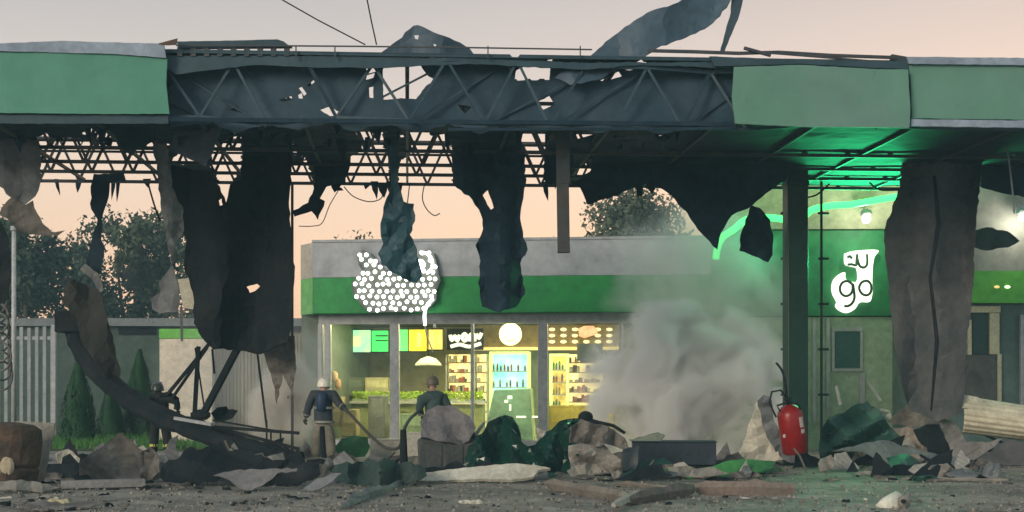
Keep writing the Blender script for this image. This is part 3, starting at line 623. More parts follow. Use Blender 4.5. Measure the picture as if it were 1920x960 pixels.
# spotlights
def spot(x, y, fr, v, label):
    u, z = fr.hit(x, y, v); p = fr.w(u, v, z); t = thing('spotlight', label, 'lamp', p, 'round spotlights on the shop front')
    mb = MB(); mb.sphere(p, .10); mb.build('bulb', E('bulb_white', (1, .98, .85), 25), t, smooth=True)
    mb = MB(); mb.lathe([(.05, 0), (.15, .04), (.13, .16), (.04, .2)], p + Vector((0, 0, .06)), 14); mb.build('housing', mFrame, t, smooth=True)
    mb = MB(); mb.bar(p + Vector((0, 0, .2)), p + Vector((0, .7, .5)), .04); mb.build('bracket', mFrame, t)
    ll = bpy.data.lights.new('spot_light', 'POINT'); ll.energy = 28; ll.color = (1, .97, .8); ll.shadow_soft_size = .1; lo = bpy.data.objects.new('spot_light', ll); COL.objects.link(lo); lo.parent = t; lo.location = (0, -.16, -.12)
spot(1624, 411, TW, -.9, 'bright round spotlight glaring above the white script sign')
# script sign: pale glowing outline with dark letter strokes (cropped "my go")
def tsign():
    v = -.16; u, z = TW.hit(1600, 590, v); t = thing('script_sign', 'white glowing script sign reading my go on the green tower', 'sign', TW.w(u, v, z))
    out_ = [(1583, 476), (1600, 471), (1645, 469), (1639, 482), (1636, 500), (1635, 525), (1636, 540), (1635, 552), (1630, 566), (1612, 567), (1602, 580), (1587, 587), (1573, 582), (1566, 574), (1568, 566), (1561, 552), (1559, 538), (1563, 524), (1574, 514), (1584, 511), (1586, 524), (1606, 528), (1606, 504), (1596, 500), (1584, 495)]
    r_ = random.Random(3); out_ = cat(out_ + [out_[0]], 4)[:-1]; V, T = triangulate(out_, [], 0, r_); mb = MB(); mb.add([TW.w(*(lambda h: (h[0], v, h[1]))(TW.hit(p.x, p.y, v))) for p in V], T)
    mb.build('light_panel', E('sign_white', (1, .98, .82), 1.15), t, solid=.08)
    mk = M('sign_letter', (.05, .12, .06), None, .6)
    S_ = lambda pts: [(1480 + a / 4, 400 + b / 4) for a, b in pts]
    for pts in ([(508, 305), (512, 350), (530, 395), (560, 405), (583, 380), (583, 305)], [(508, 310), (505, 350), (500, 388), (470, 382), (436, 384)], [(470, 530), (438, 508), (400, 518), (380, 555), (388, 598), (420, 620), (456, 608), (474, 575), (476, 530), (484, 575), (488, 635), (470, 675), (440, 695), (412, 694)], [(612, 530), (585, 506), (548, 514), (526, 545), (527, 575), (548, 605), (580, 614), (606, 598), (616, 565), (612, 530)], [(434, 330), (455, 322), (470, 340)]):
        ptube(S_(pts), v - .05, .034, 'letter_stroke', mk, t)
tsign()
# dotted sign on the main fascia: LED lamps exposed in the shape of the lettering
def dots():
    v = -.72; u, z = S.hit(742, 590, v); t = thing('led_dot_sign', 'burst-open sign of clustered glowing white lamp dots on the shop fascia', 'sign', S.w(u, v, z))
    shape = [(668, 478), (680, 468), (694, 474), (706, 492), (724, 508), (760, 522), (785, 520), (783, 474), (797, 468), (812, 474), (818, 492), (822, 512), (826, 526), (818, 544), (818, 562), (806, 576), (790, 584), (692, 586), (678, 574), (661, 552), (658, 530), (668, 518), (682, 514), (672, 496)]
    r_ = random.Random(5); V, T = triangulate(shape, [], 0, r_); mb = MB(); mb.add([S.w(*(lambda h: (h[0], v + .12, h[1]))(S.hit(p.x, p.y, v))) for p in V], T)
    mb.build('backing', M('sign_backing', (.13, .14, .12), (.09, .10, .085), .7), t, solid=.15)
    mD = E('led_white', (1, 1, .94), 4.5)
    proto = None; n = 0; yy = 476; row = 0
    while yy < 584:
        xx = 660 + (row % 2) * 6.5
        while xx < 826:
            x = xx + r_.uniform(-2.6, 2.6); y = yy + r_.uniform(-2.4, 2.4)
            if inpoly(x, y, shape) and n < 98 and not (780 < x < 806 and 478 < y < 506):
                u, z = S.hit(x, y, v); p = S.w(u, v - .03, z); n += 1
                if proto is None:
                    mb = MB(); mb.lathe([(.01, 0), (.053, .008), (.053, .03)], (0, 0, 0), 10, Matrix.Rotation(R(-90), 3, 'X')); me = mb; proto = me.build('led_lamp', mD, t); c = proto
                    # bring mesh back to its own origin
                    for vv in proto.data.vertices: vv.co += Vector(t.location)
                else: c = proto.copy(); COL.objects.link(c); c.parent = t
                c.location = p - Vector(t.location)
            xx += 13
        yy += 11.5; row += 1
    u, z = S.hit(788, 496, v); mb = MB()
    mb.lathe([(.01, 0), (.14, .01), (.14, .05)], S.w(u, v - .05, z), 20, Matrix.Rotation(R(-90), 3, 'X')); mb.build('round_lamp', mD, t)
    pts = [(790 + 21 * math.cos(a), 494 - 21 * math.sin(a)) for a in np.linspace(-1.1, 1.7, 12)]
    ptube(pts, v - .03, .035, 'light_arc', mD, t, S)
    ptube([(812, 560), (800, 574), (796, 590), (797, 610)], v - .05, .04, 'dripping_strip', mD, t, S)
    ptube([(797, 610), (800, 628), (808, 650), (812, 660)], v - .05, .018, 'loose_wire', M('wire_pale', (.5, .5, .4), None, .6), t, S)
dots()

# ---------------------------------------------------------------- shop interior
def scr(x0, y0, x1, y1, v, mat, label, extra=()):
    t = thing('menu_screen', label, 'screen', S.w(*(lambda h: (h[0], v, h[1]))(S.hit((x0 + x1) / 2, y1, v))), 'menu screens over the counter')
    mb = MB(); mb.rect(S, x0, y0, x1, y1, v, .08); mb.build('display', mat, t)
    mb = MB()
    for r_ in ((x0 - 2, y0 - 2, x1 + 2, y0 - .2), (x0 - 2, y1 + .2, x1 + 2, y1 + 2)): mb.rect(S, *r_, v - .02, .1)
    mb.build('bezel', mSoot, t)
    for r_, m_ in extra: mb = MB(); mb.rect(S, *r_, v - .012, .01); mb.build('screen_stripe', m_, t)
scr(633, 619, 694, 660, 4.2, E('scr_cyan', (.18, .80, .55), 1.15, (.55, .75, .35), 2.0), 'leftmost menu screen glowing pale cyan', [((652, 630, 676, 650), E('scr_tint', (.75, .85, .45), .9))])
scr(697, 620, 727, 659, 4.2, E('scr_green', (.05, .85, .15), 1.0), 'bright green menu screen with two dark lines', [((704, 628, 727, 631), M('scr_dark', (.01, .2, .04), None, .5)), ((704, 637, 727, 640), _mats['scr_dark'])])
scr(746, 618, 764, 658, 4.2, E('scr_green2', (.15, .9, .2), 1.0), 'narrow green menu screen right of the thick mullion')
scr(767, 618, 799, 658, 4.2, E('scr_yellow', (.95, .62, .02), 1.0, (.8, .8, .05), 3), 'yellow menu screen glowing behind the loose wire', [((782, 624, 790, 650), E('scr_tint2', (1, .8, .2), 1))])
scr(802, 618, 829, 655, 4.2, E('scr_orange', (.9, .55, .08), .95, (.85, .7, .2), 3), 'orange menu screen at the right end of the row', [((806, 622, 812, 650), _mats['scr_tint2'])])
# dark board with white script blobs
t = thing('lettered_board', 'dark board with thick white curling script beside the menu screens', 'sign', P(872, 660, 44))
mb = MB(); mb.rect(S, 838, 616, 906, 656, 4.3, .08); mb.build('board', mSoot, t)
mWh = E('script_white', (.95, .9, .75), 1.0)
for pts in ([(844, 628), (847, 638), (853, 630), (857, 639), (862, 628)], [(866, 632), (871, 626), (876, 632), (871, 639), (866, 632)], [(880, 640), (882, 628), (888, 627), (890, 640)], [(893, 626), (898, 634), (903, 624)], [(845, 650), (862, 646), (880, 650), (902, 644)]):
    ptube(pts, 4.25, .055, 'script_stroke', mWh, t, S)
# round glowing logo lamp
t = thing('round_lamp_sign', 'round yellow-green glowing disc hanging behind the shop glass', 'sign', S.w(*(lambda h: (h[0], 1.2, h[1]))(S.hit(957, 650, 1.2))))
u, z = S.hit(957, 627, 1.2); c = S.w(u, 1.2, z); Q = Matrix.Rotation(R(-90), 3, 'X')
mb = MB(); mb.lathe([(.31, -.1), (.31, 0)], c, 28, Q); mb.build('disc', E('disc_glow', (.85, 1, .38), 1.2), t)
mb = MB(); mb.tube([c + Vector((.17 * math.cos(a), -.02 - .09, .17 * math.sin(a))) for a in np.linspace(0, 2 * math.pi, 24)], .02, 6); mb.build('ring', E('ring_glow', (.9, .75, .25), 1.0), t, smooth=True)
mb = MB(); mb.bar(c + Vector((0, -.05, .31)), c + Vector((0, -.05, .62)), .03); mb.build('hanger', mSoot, t)
# ceiling bulkhead boards (yellow-brown)
def ibox(name, label, cat, x0, y0, x1, y1, v, th, mat, group=None):
    mb = MB(); mb.rect(S, x0, y0, x1, y1, v, th); return tag(mb.build(name, mat), label, cat, group)
mb = MB(); mb.rect(S, 893, 606, 1160, 656, 5.2, .1); mb.build('bulkhead', M('ochre_board', (.42, .30, .08), (.30, .22, .07), .7, 0, 2), shop)
mb = MB(); mb.rect(S, 888, 651, 1160, 656, 5.1, .09); mb.build('bulkhead', E('bulk_glow', (1, .72, .25), .9), shop)
# lit refrigerators
def fridge(x0, x1, y0, y1, v, glow, label, rows):
    t = thing('drinks_fridge', label, 'refrigerator', S.w(*(lambda h: (h[0], v, .1))(S.hit((x0 + x1) / 2, 700, v))), 'lit drinks refrigerators')
    u0, z1 = S.hit(x0, y0, v); u1, _ = S.hit(x1, y1, v); z0 = .12
    mb = MB(); mb.box(S, u0, u1, v + .5, v + .6, z0, z1); mb.build('lit_back', glow, t)
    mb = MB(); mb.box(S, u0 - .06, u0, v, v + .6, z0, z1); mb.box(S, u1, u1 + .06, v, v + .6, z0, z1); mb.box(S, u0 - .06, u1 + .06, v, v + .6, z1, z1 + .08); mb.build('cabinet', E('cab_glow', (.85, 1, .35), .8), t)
    for k in range(rows):
        z = z0 + .45 + (z1 - z0 - .5) * k / rows
        mb = MB(); mb.box(S, u0, u1, v + .1, v + .5, z, z + .03); sh = mb.build('shelf', mFrame, t)
        mb = MB(); u = u0 + .05
        while u < u1 - .08:
            h = rnd.uniform(.14, .26)
            if rnd.random() < .85: mb.lathe([(.03, 0), (.034, .02), (.034, h * .7), (.014, h)], S.w(u, v + .2, z + .032), 6)
            u += rnd.uniform(.08, .12)
        if mb.v: mb.build('bottles', M('bottles%d' % (k % 3), ((.5, .1, .04), (.06, .3, .1), (.5, .35, .04))[k % 3], (.1, .1, .3), .3, 0, 9, thr=(.45, .55)), sh)
fridge(921, 988, 664, 716, 5.0, E('fridge_cyan', (.50, .92, .95), 1.2, (.1, .75, .5), 1.0), 'bright cyan drinks refrigerator below the round glowing disc', 4)
fridge(1034, 1062, 668, 740, 5.0, E('fridge_yel', (1, .75, .25), .8, (.5, .3, .08), 3.0), 'warm yellow display cabinet right of the thick mullion', 5)
# shelving with goods
def shelving(x0, x1, y0, v, label, seed):
    r_ = random.Random(seed); t = thing('goods_shelf', label, 'shelves', S.w(*(lambda h: (h[0], v, .1))(S.hit((x0 + x1) / 2, 700, v))), 'goods shelves in the shop')
    u0, z1 = S.hit(x0, y0, v); u1, _ = S.hit(x1, y0, v)
    mb = MB(); mb.box(S, u0, u1, v + .4, v + .45, .1, z1); mb.build('back_panel', E('shelf_back_glow', (1, .88, .42), 1.5, (.7, .45, .15), 5), t)  # panel is no lamp: the shop's brightness is put into its glow
    mb = MB(); mb.box(S, u0 - .04, u0, v, v + .45, .1, z1); mb.box(S, u1, u1 + .04, v, v + .45, .1, z1); mb.build('side_panel', mWhiteP, t)
    z = .5
    while z < z1 - .1 and z < 3:
        mb = MB(); mb.box(S, u0, u1, v, v + .4, z, z + .03); sh = mb.build('shelf', M('shelf_wood', (.3, .2, .07), None, .6), t)
        mbs = [MB(), MB(), MB()]; u = u0 + .02
        while u < u1 - .16:
            w = r_.uniform(.03, .11); h = r_.uniform(.06, .22); m_ = r_.choice(mbs)
            if r_.random() < .8: m_.box(S, u, u + w, v + .05, v + .3, z + .032, z + .032 + h)
            u += w + .015
        for m_, c in zip(mbs, ((.08, .05, .03), (.5, .12, .05), (.55, .5, .35))):
            if m_.v: m_.build('packets', M('pk%.2f' % c[0], c, None, .5), sh)
        z += .3
shelving(838, 882, 664, 4.8, 'tall shelf of packets seen left of the thin mullion', 1)
shelving(891, 912, 664, 4.8, 'narrow shelf of packets between the thin mullion and the cyan refrigerator', 2)
shelving(1066, 1130, 664, 5.2, 'shelf of packets seen at the edge of the smoke', 3)
# glowing plates (right bulkhead)
PG = 'pale plates on the wall above the shelves'
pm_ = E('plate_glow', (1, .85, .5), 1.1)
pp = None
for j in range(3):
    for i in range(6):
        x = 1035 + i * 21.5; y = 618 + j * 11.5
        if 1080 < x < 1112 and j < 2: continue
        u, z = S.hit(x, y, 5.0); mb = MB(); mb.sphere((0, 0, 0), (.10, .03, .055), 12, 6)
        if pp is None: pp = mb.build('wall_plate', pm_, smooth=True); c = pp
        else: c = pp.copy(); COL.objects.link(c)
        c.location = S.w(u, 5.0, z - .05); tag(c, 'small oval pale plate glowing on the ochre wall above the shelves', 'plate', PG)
o = sheet('red_cloud_sign', [(1084, 616), (1096, 611), (1112, 611), (1120, 617), (1120, 626), (1108, 630), (1096, 634), (1086, 630)], 44.5, E('red_glow', (1, .35, .22), .8, (1, .6, .35), 5), seed=50, amp=.01, period=90, rag=.3, spacing=0, th=.05)
tag(o, 'salmon red cloud-shaped glowing sign among the pale plates', 'sign')
# dark screen right of centre
ibox('dark_monitor', 'dark blue-grey monitor hanging below the red cloud sign', 'screen', 1082, 645, 1130, 676, 4.6, .1, M('mon', (.05, .07, .09), (.03, .04, .05), .4))
# counter, planter box of lime foliage, tables
t = thing('service_counter', 'long pale service counter inside the shop', 'counter', S.w(3, 3.0, .1))
mb = MB(); mb.rect(S, 660, 758, 905, 822, 2.6, .6); mb.build('counter_front', M('counter_front', (.36, .38, .16), (.28, .30, .14), .6, 0, 1.5), t)
mb = MB(); mb.rect(S, 655, 752, 910, 757, 2.5, .75); mb.build('counter_top', mWhiteP, t)
rnd = random.Random(77)
t = thing('planter_hedge', 'long planter of lime green foliage on the shop counter', 'plant', S.w(3, 3.1, 1))
mb = MB()
for i in range(2600):
    u0, z0 = S.hit(rnd.uniform(662, 905), rnd.uniform(734, 752), 2.9); p = S.w(u0, rnd.uniform(2.7, 3.1), z0); a = Vector((rnd.uniform(-1, 1), rnd.uniform(-1, 1), rnd.uniform(-1, 1))).normalized() * .035; b = a.cross(Vector((rnd.uniform(-1, 1), rnd.uniform(-1, 1), rnd.uniform(-1, 1)))).normalized() * .025
    mb.add([p - a, p + b, p + a, p - b], [(0, 1, 2, 3)])
mb.build('foliage', M('lime_leaf', (.45, .62, .03), (.28, .45, .02), .6, 0, 6), t)
mb = MB(); mb.rect(S, 660, 748, 905, 752, 2.75, .3); mb.build('planter_box', mFrame, t)
CBG = 'pale boxes stacked inside the shop'
for i, (x0, y0, x1, y1, v, lb, c) in enumerate(((612, 744, 640, 800, 1.2, 'upright tan cabinet just inside the left window', (.45, .36, .18)), (650, 708, 682, 742, 3.6, 'grey-green machine on the left of the counter', (.16, .20, .13)), (684, 708, 728, 745, 3.4, 'pale yellow box with a slanted lid on the counter', (.5, .46, .26)), (640, 768, 668, 818, 1.0, 'tan display box at the foot of the left window', (.42, .36, .2)), (690, 742, 722, 822, 1.6, 'tall grey appliance behind the left pane', (.25, .26, .24)), (750, 776, 800, 820, 1.4, 'pale green low cabinet behind the second pane', (.34, .44, .28)), (1030, 760, 1150, 822, 2.4, 'yellow-brown low counter in the right bay', (.38, .3, .06)))):
    mb = MB(); mb.rect(S, x0, y0, x1, y1, v, .5); u0, z0 = S.hit(x0, y1, v)
    t_ = thing('shop_cabinet', lb, 'cabinet', S.w(u0, v, max(z0, .1)), CBG); mb.build('cabinet_body', M('cab%d' % i, c, tuple(k * .6 for k in c), .6, 0, 2), t_, bevel=.02)
    mb = MB(); mb.rect(S, x0 + 4, y0 + 5, x1 - 4, (y0 + y1) / 2, v - .01, .008); mb.build('cabinet_door', M('cabd%d' % i, tuple(min(1, k * 1.3) for k in c), tuple(k * .8 for k in c), .5, 0, 4), t_)
t = thing('pendant_lamp', 'wide pale pendant lampshade hanging behind the second shop pane', 'lamp', S.w(*(lambda h: (h[0], 1.6, h[1]))(S.hit(803, 686, 1.6))))
u, z = S.hit(803, 686, 1.6); c = S.w(u, 1.6, z); mb = MB(); mb.lathe([(.38, 0), (.36, .06), (.22, .20), (.06, .26)], c, 22); mb.build('lamp_shade', M('shade_pale', (.7, .68, .52), None, .6), t, smooth=True)
mb = MB(); mb.bar(c + Vector((0, 0, .25)), c + Vector((0, 0, 1.1)), .02); mb.build('cord', mSoot, t)
for i, (x, y, c_) in enumerate(((618, 722, (.7, .4, .2)), (628, 716, (.8, .55, .35)), (634, 730, (.6, .35, .15)))):
    u, z = S.hit(x, y, 1.5); p = S.w(u, 1.5, z); mb = MB(); mb.lathe([(.07, 0), (.1, .08), (.08, .25), (.03, .3)], p, 10); tag(mb.build('vase', M('vase%d' % i, c_, None, .5), smooth=True), ('small terracotta vase, leftmost by the left window', 'tallest peach vase by the left window', 'brown vase, rightmost by the left window')[i], 'vase', 'vases by the left window')
# big glass case in the middle bay
t = thing('glass_display_case', 'greenish glass display case in front of the cyan refrigerator', 'display case', S.w(5.1, 1.2, .1))
mb = MB(); u0, z1 = S.hit(905, 748, 1.2); u1, _ = S.hit(1000, 748, 1.2)
mb.hexa([S.w(u0, 1.2, .1), S.w(u1, 1.2, .1), S.w(u1, 2, .1), S.w(u0, 2, .1), S.w(u0 + .3, 1.35, z1 + .25), S.w(u1 - .1, 1.35, z1 + .3), S.w(u1 - .1, 2, z1 + .3), S.w(u0 + .3, 2, z1 + .25)]); mb.build('case', M('case_green', (.20, .36, .27), (.30, .46, .34), .25, 0, 1), t, bevel=.03)
mb = MB()
for r_ in ((968, 780, 986, 783), (998, 780, 1008, 783), (955, 758, 958, 770), (952, 742, 960, 748), (946, 750, 952, 755)): mb.rect(S, *r_, 1.12, .03)
mb.build('price_lights', E('tiny_light', (.9, 1, .7), 1.6), t)
# right of the smoke: small lit notices and bulbs
for x0, y0, x1, y1, m_, lb in ((1355, 650, 1375, 669, E('nt1', (.85, .72, .65), .8), 'pinkish lit notice on the tower wall, leftmost of three'), (1378, 650, 1391, 667, E('nt2', (.55, .9, .6), .8), 'small mint lit notice between two larger ones'), (1395, 648, 1418, 675, E('nt3', (.85, .85, .12), .9, (.4, .6, .1), 8), 'yellow lit notice on the tower wall, rightmost of three')):
    t_ = thing('lit_notice', lb, 'notice', TW.w(*(lambda h: (h[0], -.1, h[1]))(TW.hit((x0 + x1) / 2, y1, -.1))), 'lit notices on the tower wall'); mb = MB(); mb.rect(TW, x0, y0, x1, y1, -.1, .06); mb.build('notice_face', m_, t_)
    mb = MB(); mb.rect(TW, x0 - 1.5, y0 - 1.5, x1 + 1.5, y1 + 1.5, -.035, .05); mb.build('notice_frame', mSoot, t_)
for x, y, lb in ((1415, 706, 'upper of the two warm bulbs left of the extinguisher'), (1412, 724, 'lower warm bulb just above the white folded sheet')):
    u, z = TW.hit(x, y, -.3); mb = MB(); mb.sphere(TW.w(u, -.3, z), .08); t_ = tag(mb.build('warm_bulb', E('warm', (1, .8, .35), 2.5), smooth=True), lb, 'lamp', 'warm bulbs by the tower')
    mb = MB(); mb.bar(TW.w(u, -.3, z + .05), TW.w(u, .05, z + .12), .03); mb.build('bracket', mSoot, t_)

# right wing
RW = Fr(P(1712, 0, 36.4).x, 36.4, R(3))
wing = thing('right_wing', 'right wing of the station shop with a bright green band and cream door frame', 'building', RW.w(3, 2, 0))
z_ = lambda y: RW.hit(1860, y, 0)[1]
mb = MB(); mb.box(RW, .1, 8, 0, 4, z_(568), z_(508)); mb.build('green_band', M('wing_green', (.12, .46, .05), (.10, .40, .05), .55, 0, .6), wing)
mb = MB(); mb.box(RW, .1, 8, .02, 4, z_(507.6), z_(330)); mb.build('upper_wall', M('wing_grey', (.34, .33, .28), (.27, .27, .23), .7, 0, .5, .1), wing)
mb = MB(); mb.box(RW, .1, 8, .25, 4, 0, z_(568.4)); mb.build('lower_wall', M('wing_dark', (.13, .19, .17), (.09, .14, .12), .7, 0, .7), wing)
mb = MB()
for r_ in ((1816, 574, 1876, 586), (1856, 587, 1874, 664), (1870, 664, 1878, 752), (1815, 600, 1822, 668)): mb.rect(RW, *r_, .12, .1)
df = mb.build('door_frame', M('cream_frame', (.62, .56, .36), (.5, .46, .3), .6), wing)
mb = MB(); mb.rect(RW, 1824, 588, 1854, 664, .2, .04); mb.build('door_glass', M('dg', (.01, .05, .035), None, .15), df)
mb = MB(); mb.rect(RW, 1812, 665, 1869, 760, .1, .08); mb.build('door_panel', M('door_soot', (.07, .075, .07), (.12, .12, .11), .8, 0, 1.5, .3), df)
mb = MB(); mb.rect(RW, 1914, 590, 1920, 760, .1, .1); mb.build('wall_post', mFrame, wing)
spot(1917, 408, RW, -.35, 'second round spotlight at the right edge above the green band')
for x, c in ((1869, (.9, .6, .2)), (1889, (1, 1, .7))):
    u, z = RW.hit(x, 538, -.03); mb = MB(); mb.sphere(RW.w(u, -.03, z), (.07, .03, .035)); mb.build('indicator_lamp', E('ind%d' % x, c, 1.6 if x > 1880 else .8), wing, smooth=True)

# ================================================================== vegetation and far left
def leafmat(n, c1, c2): return M(n, c1, c2, .75, 0, 1.4, thr=(.3, .7))
mBark = M('bark', (.06, .05, .04), (.1, .085, .065), .9, 0, 4, .5)
def make_tree(seed, h, rad, nl, lm, leaf=.14, trunk_h=.35, clump=.9):
    r_ = random.Random(seed); tb = MB(); cb = MB(); ends = []
    tb.tube([(0, 0, 0), (r_.uniform(-.1, .1), 0, h * trunk_h * .5), (r_.uniform(-.2, .2), .1, h * trunk_h), (r_.uniform(-.4, .4), 0, h * .8)], [h * .024, h * .02, h * .016, h * .005], 8)
    for i in range(13):
        a = r_.uniform(0, 6.28); z0 = h * r_.uniform(trunk_h, .75); rr = rad * r_.uniform(.5, 1.0) * (1 - .55 * (z0 / h - trunk_h)); z1 = min(h * .98, z0 + h * r_.uniform(.08, .28))
        mid = (math.cos(a) * rr * .5, math.sin(a) * rr * .5, (z0 * .6 + z1 * .4)); end = (math.cos(a) * rr, math.sin(a) * rr, z1)
        tb.tube([(0, 0, z0), mid, end], [h * .009, h * .006, h * .002], 5); ends += [Vector(end), Vector(mid) + Vector((0, 0, .3))]
        for _ in range(3):
            e2 = Vector(end) + Vector((r_.gauss(0, .5), r_.gauss(0, .5), r_.gauss(0.2, .4))) * rad * .35; tb.tube([mid, end, tuple(e2)], [.03, .02, .008], 4); ends.append(e2)
    ends.append(Vector((0, 0, h * .95)))
    wts = [r_.uniform(.3, 1.2) for _ in ends]; rads = [clump * r_.uniform(.45, 1.1) for _ in ends]
    tot = sum(wts)
    for e, w, cr_ in zip(ends, wts, rads):
        for _ in range(int(nl * w / tot)):
            g = Vector((r_.gauss(0, 1), r_.gauss(0, 1), r_.gauss(0, .8)));
            p = e + g.normalized() * cr_ * (r_.random() ** .5); a = Vector((r_.uniform(-1, 1), r_.uniform(-1, 1), r_.uniform(-1, 1))).normalized(); b = a.cross(g).normalized()
            s_ = leaf * r_.uniform(.6, 1.3); cb.add([p - a * s_, p + b * s_ * .55, p + a * s_, p - b * s_ * .55], [(0, 1, 2, 3)])
    return tb, cb
def place_tree(name, label, cat, x, d, args, lm, group):
    tb, cb = make_tree(*args[:4], lm, **args[4]); loc = Vector(((x - CX) / F * d, d, 0)); t = thing(name, label, cat, loc, group)
    for mb_, nm, m_ in ((tb, 'trunk', mBark), (cb, 'crown', lm)):
        mb_.v = [tuple(Vector(v) + loc) for v in mb_.v]; mb_.build(nm, m_, t)
    return t
lmA = leafmat('leaf_dusk', (.05, .075, .035), (.10, .12, .06)); lmB = leafmat('leaf_dark', (.03, .055, .03), (.055, .085, .045)); lmC = leafmat('leaf_olive', (.12, .14, .08), (.07, .09, .05))  # olive leaves lightened: smoke haze is put into their colour
TG = 'trees behind the station'
place_tree('leafy_tree', 'dark bushy tree at the left edge behind the white pole', 'tree', 40, 70, (1, 9.6, 3.6, 12000, dict(leaf=.15, clump=1.2, trunk_h=.2)), lmB, TG)
place_tree('leafy_tree', 'airy tree with sky gaps right of the hourglass strip', 'tree', 232, 76, (2, 9.9, 2.6, 4200, dict(leaf=.17, clump=.72, trunk_h=.3)), lmA, TG)
place_tree('leafy_tree', 'tallest airy tree beside the long slanting strip', 'tree', 292, 80, (3, 11.2, 2.9, 5000, dict(leaf=.18, clump=.78, trunk_h=.3)), lmA, TG)
place_tree('leafy_tree', 'low spreading tree behind the hourglass strip', 'tree', 150, 82, (4, 9.6, 3.0, 6500, dict(leaf=.15, clump=1.1, trunk_h=.2)), lmB, TG)
place_tree('leafy_tree', 'dense rounded tree rising behind the right of the shop roof', 'tree', 1195, 72, (5, 11.2, 2.9, 26000, dict(leaf=.14, clump=1.5, trunk_h=.2)), lmC, TG)
place_tree('leafy_tree', 'short tree peeping over the shop roof left of the dotted sign', 'tree', 680, 78, (6, 9.6, 1.6, 3500, dict(leaf=.12, clump=.8, trunk_h=.3)), lmA, TG)
place_tree('leafy_tree', 'small treetop just over the shop roof beside the hanging beam', 'tree', 1025, 90, (7, 10.6, 1.3, 1800, dict(leaf=.12, clump=.7, trunk_h=.3)), lmA, TG)
place_tree('leafy_tree', 'tiny treetop on the roof line right of the teal sheet', 'tree', 832, 95, (8, 10.2, .7, 500, dict(leaf=.12, clump=.4, trunk_h=.3)), lmA, TG)
place_tree('leafy_tree', 'dark tree lower right of the airy trees, behind the crumpled flap', 'tree', 340, 74, (9, 8.6, 2.4, 8000, dict(leaf=.14, clump=1.1, trunk_h=.2)), lmB, TG)
rnd = random.Random(8)
def thuja(x, d, h, r0, label):
    loc = Vector(((x - CX) / F * d, d, 0)); t = thing('conifer_shrub', label, 'shrub', loc, 'conifers on the grass strip'); mb = MB()
    for i in range(5200):
        z = rnd.random() ** .8 * h; a = rnd.uniform(0, 6.28); rr = r0 * (1 - (z / h) ** 1.5) * (.65 + .35 * rnd.random()) * (1 + .15 * math.sin(5 * a + z * 4)) + .02
        p = loc + Vector((math.cos(a) * rr, math.sin(a) * rr, z + .05)); up = Vector((math.cos(a) * .3, math.sin(a) * .3, 1)).normalized(); s_ = Vector((-math.sin(a), math.cos(a), rnd.uniform(-.5, .5))); k = rnd.uniform(.04, .09)
        mb.add([p - s_ * k * .5, p + s_ * k * .5, p + up * k * 1.6], [(0, 1, 2)])
    mb.build('crown', leafmat('thuja', (.02, .075, .03), (.035, .11, .04)), t)
    mb = MB(); mb.tube([loc, loc + Vector((0, 0, h * .7))], [.06, .02], 6); mb.build('trunk', mBark, t)
thuja(147, 42, 2.25, .55, 'dark conical conifer standing right of the slatted fence')
thuja(262, 46, 2.6, .62, 'conifer half hidden behind the bent column and firefighter')
thuja(208, 45, 1.6, .4, 'smaller conifer between two taller ones')
# slatted fence
t = thing('slat_fence', 'tall fence of pale vertical slats at the left edge', 'fence', P(30, 823, 45)); fr = Fr(0, 45, 0)
mb = MB(); x = -16.0
while x < fr.hit(96, 700, 0)[0]:
    mb.box(fr, x, x + .10, 0, .04, .03, 3.38 + .02 * math.sin(x * 7)); x += .232
mb.build('slats', M('slat_paint', (.36, .38, .38), (.26, .28, .28), .6, 0, 2), t)
mb = MB(); u = fr.hit(98, 700, 0)[0]; mb.box(fr, -16, u, .045, .1, 3.0, 3.1); mb.box(fr, -16, u, .045, .1, .4, .5); mb.build('rail', mFrame, t)
mb = MB(); mb.box(fr, u - .02, u + .1, -.02, .12, 0, 3.45); mb.build('post', mFrame, t)
# outbuilding far left
t = thing('outbuilding', 'low dark green outbuilding with a flat grey roof edge behind the conifers', 'building', P(200, 800, 58)); fr = Fr(0, 57, 0)
x0 = fr.hit(-500, 0, 0)[0]; x1 = fr.hit(600, 0, 0)[0]; zt = fr.hit(200, 612, 0)[1]
mb = MB(); mb.box(fr, x0, x1, 0, 5, 0, zt); mb.build('wall', M('ob', (.05, .08, .06), (.07, .10, .08), .8, 0, .7), t)
mb = MB(); mb.box(fr, x0 - .2, x1, -.3, 5, zt + .003, zt + .3); mb.build('roof', M('obr', (.20, .22, .22), None, .7), t)
mb = MB(); mb.rect(fr, 222, 614, 292, 628, -.05, .04); mb.build('window', mSoot, t)
mb = MB(); mb.tube([P(26, 830, 43), P(26, 430, 43)], [.075, .06], 10); o = mb.build('white_pole', M('pole_w', (.55, .55, .52), None, .5), smooth=True); tag(o, 'slender white pole rising above the slatted fence', 'pole')
mb = MB(); mb.tube([P(26, 432, 43), P(26, 424, 43)], [.1, .1], 10); mb.build('cap', mFrame, o)
# tangle of wire coil left edge
mb = MB(); pts = []
for i in range(160):
    a = i * .33; pts.append(P(-2 + 16 * math.cos(a) + i * .06, 560 + i * .95 + 22 * math.sin(a), 30 + .2 * math.sin(a * 1.3)))
mb.tube(pts, .022, 5); tag(mb.build('wire_tangle', M('wire_grey', (.18, .17, .14), None, .7), smooth=True), 'tangled coil of grey wire at the left edge above the rusty barrel', 'wire')

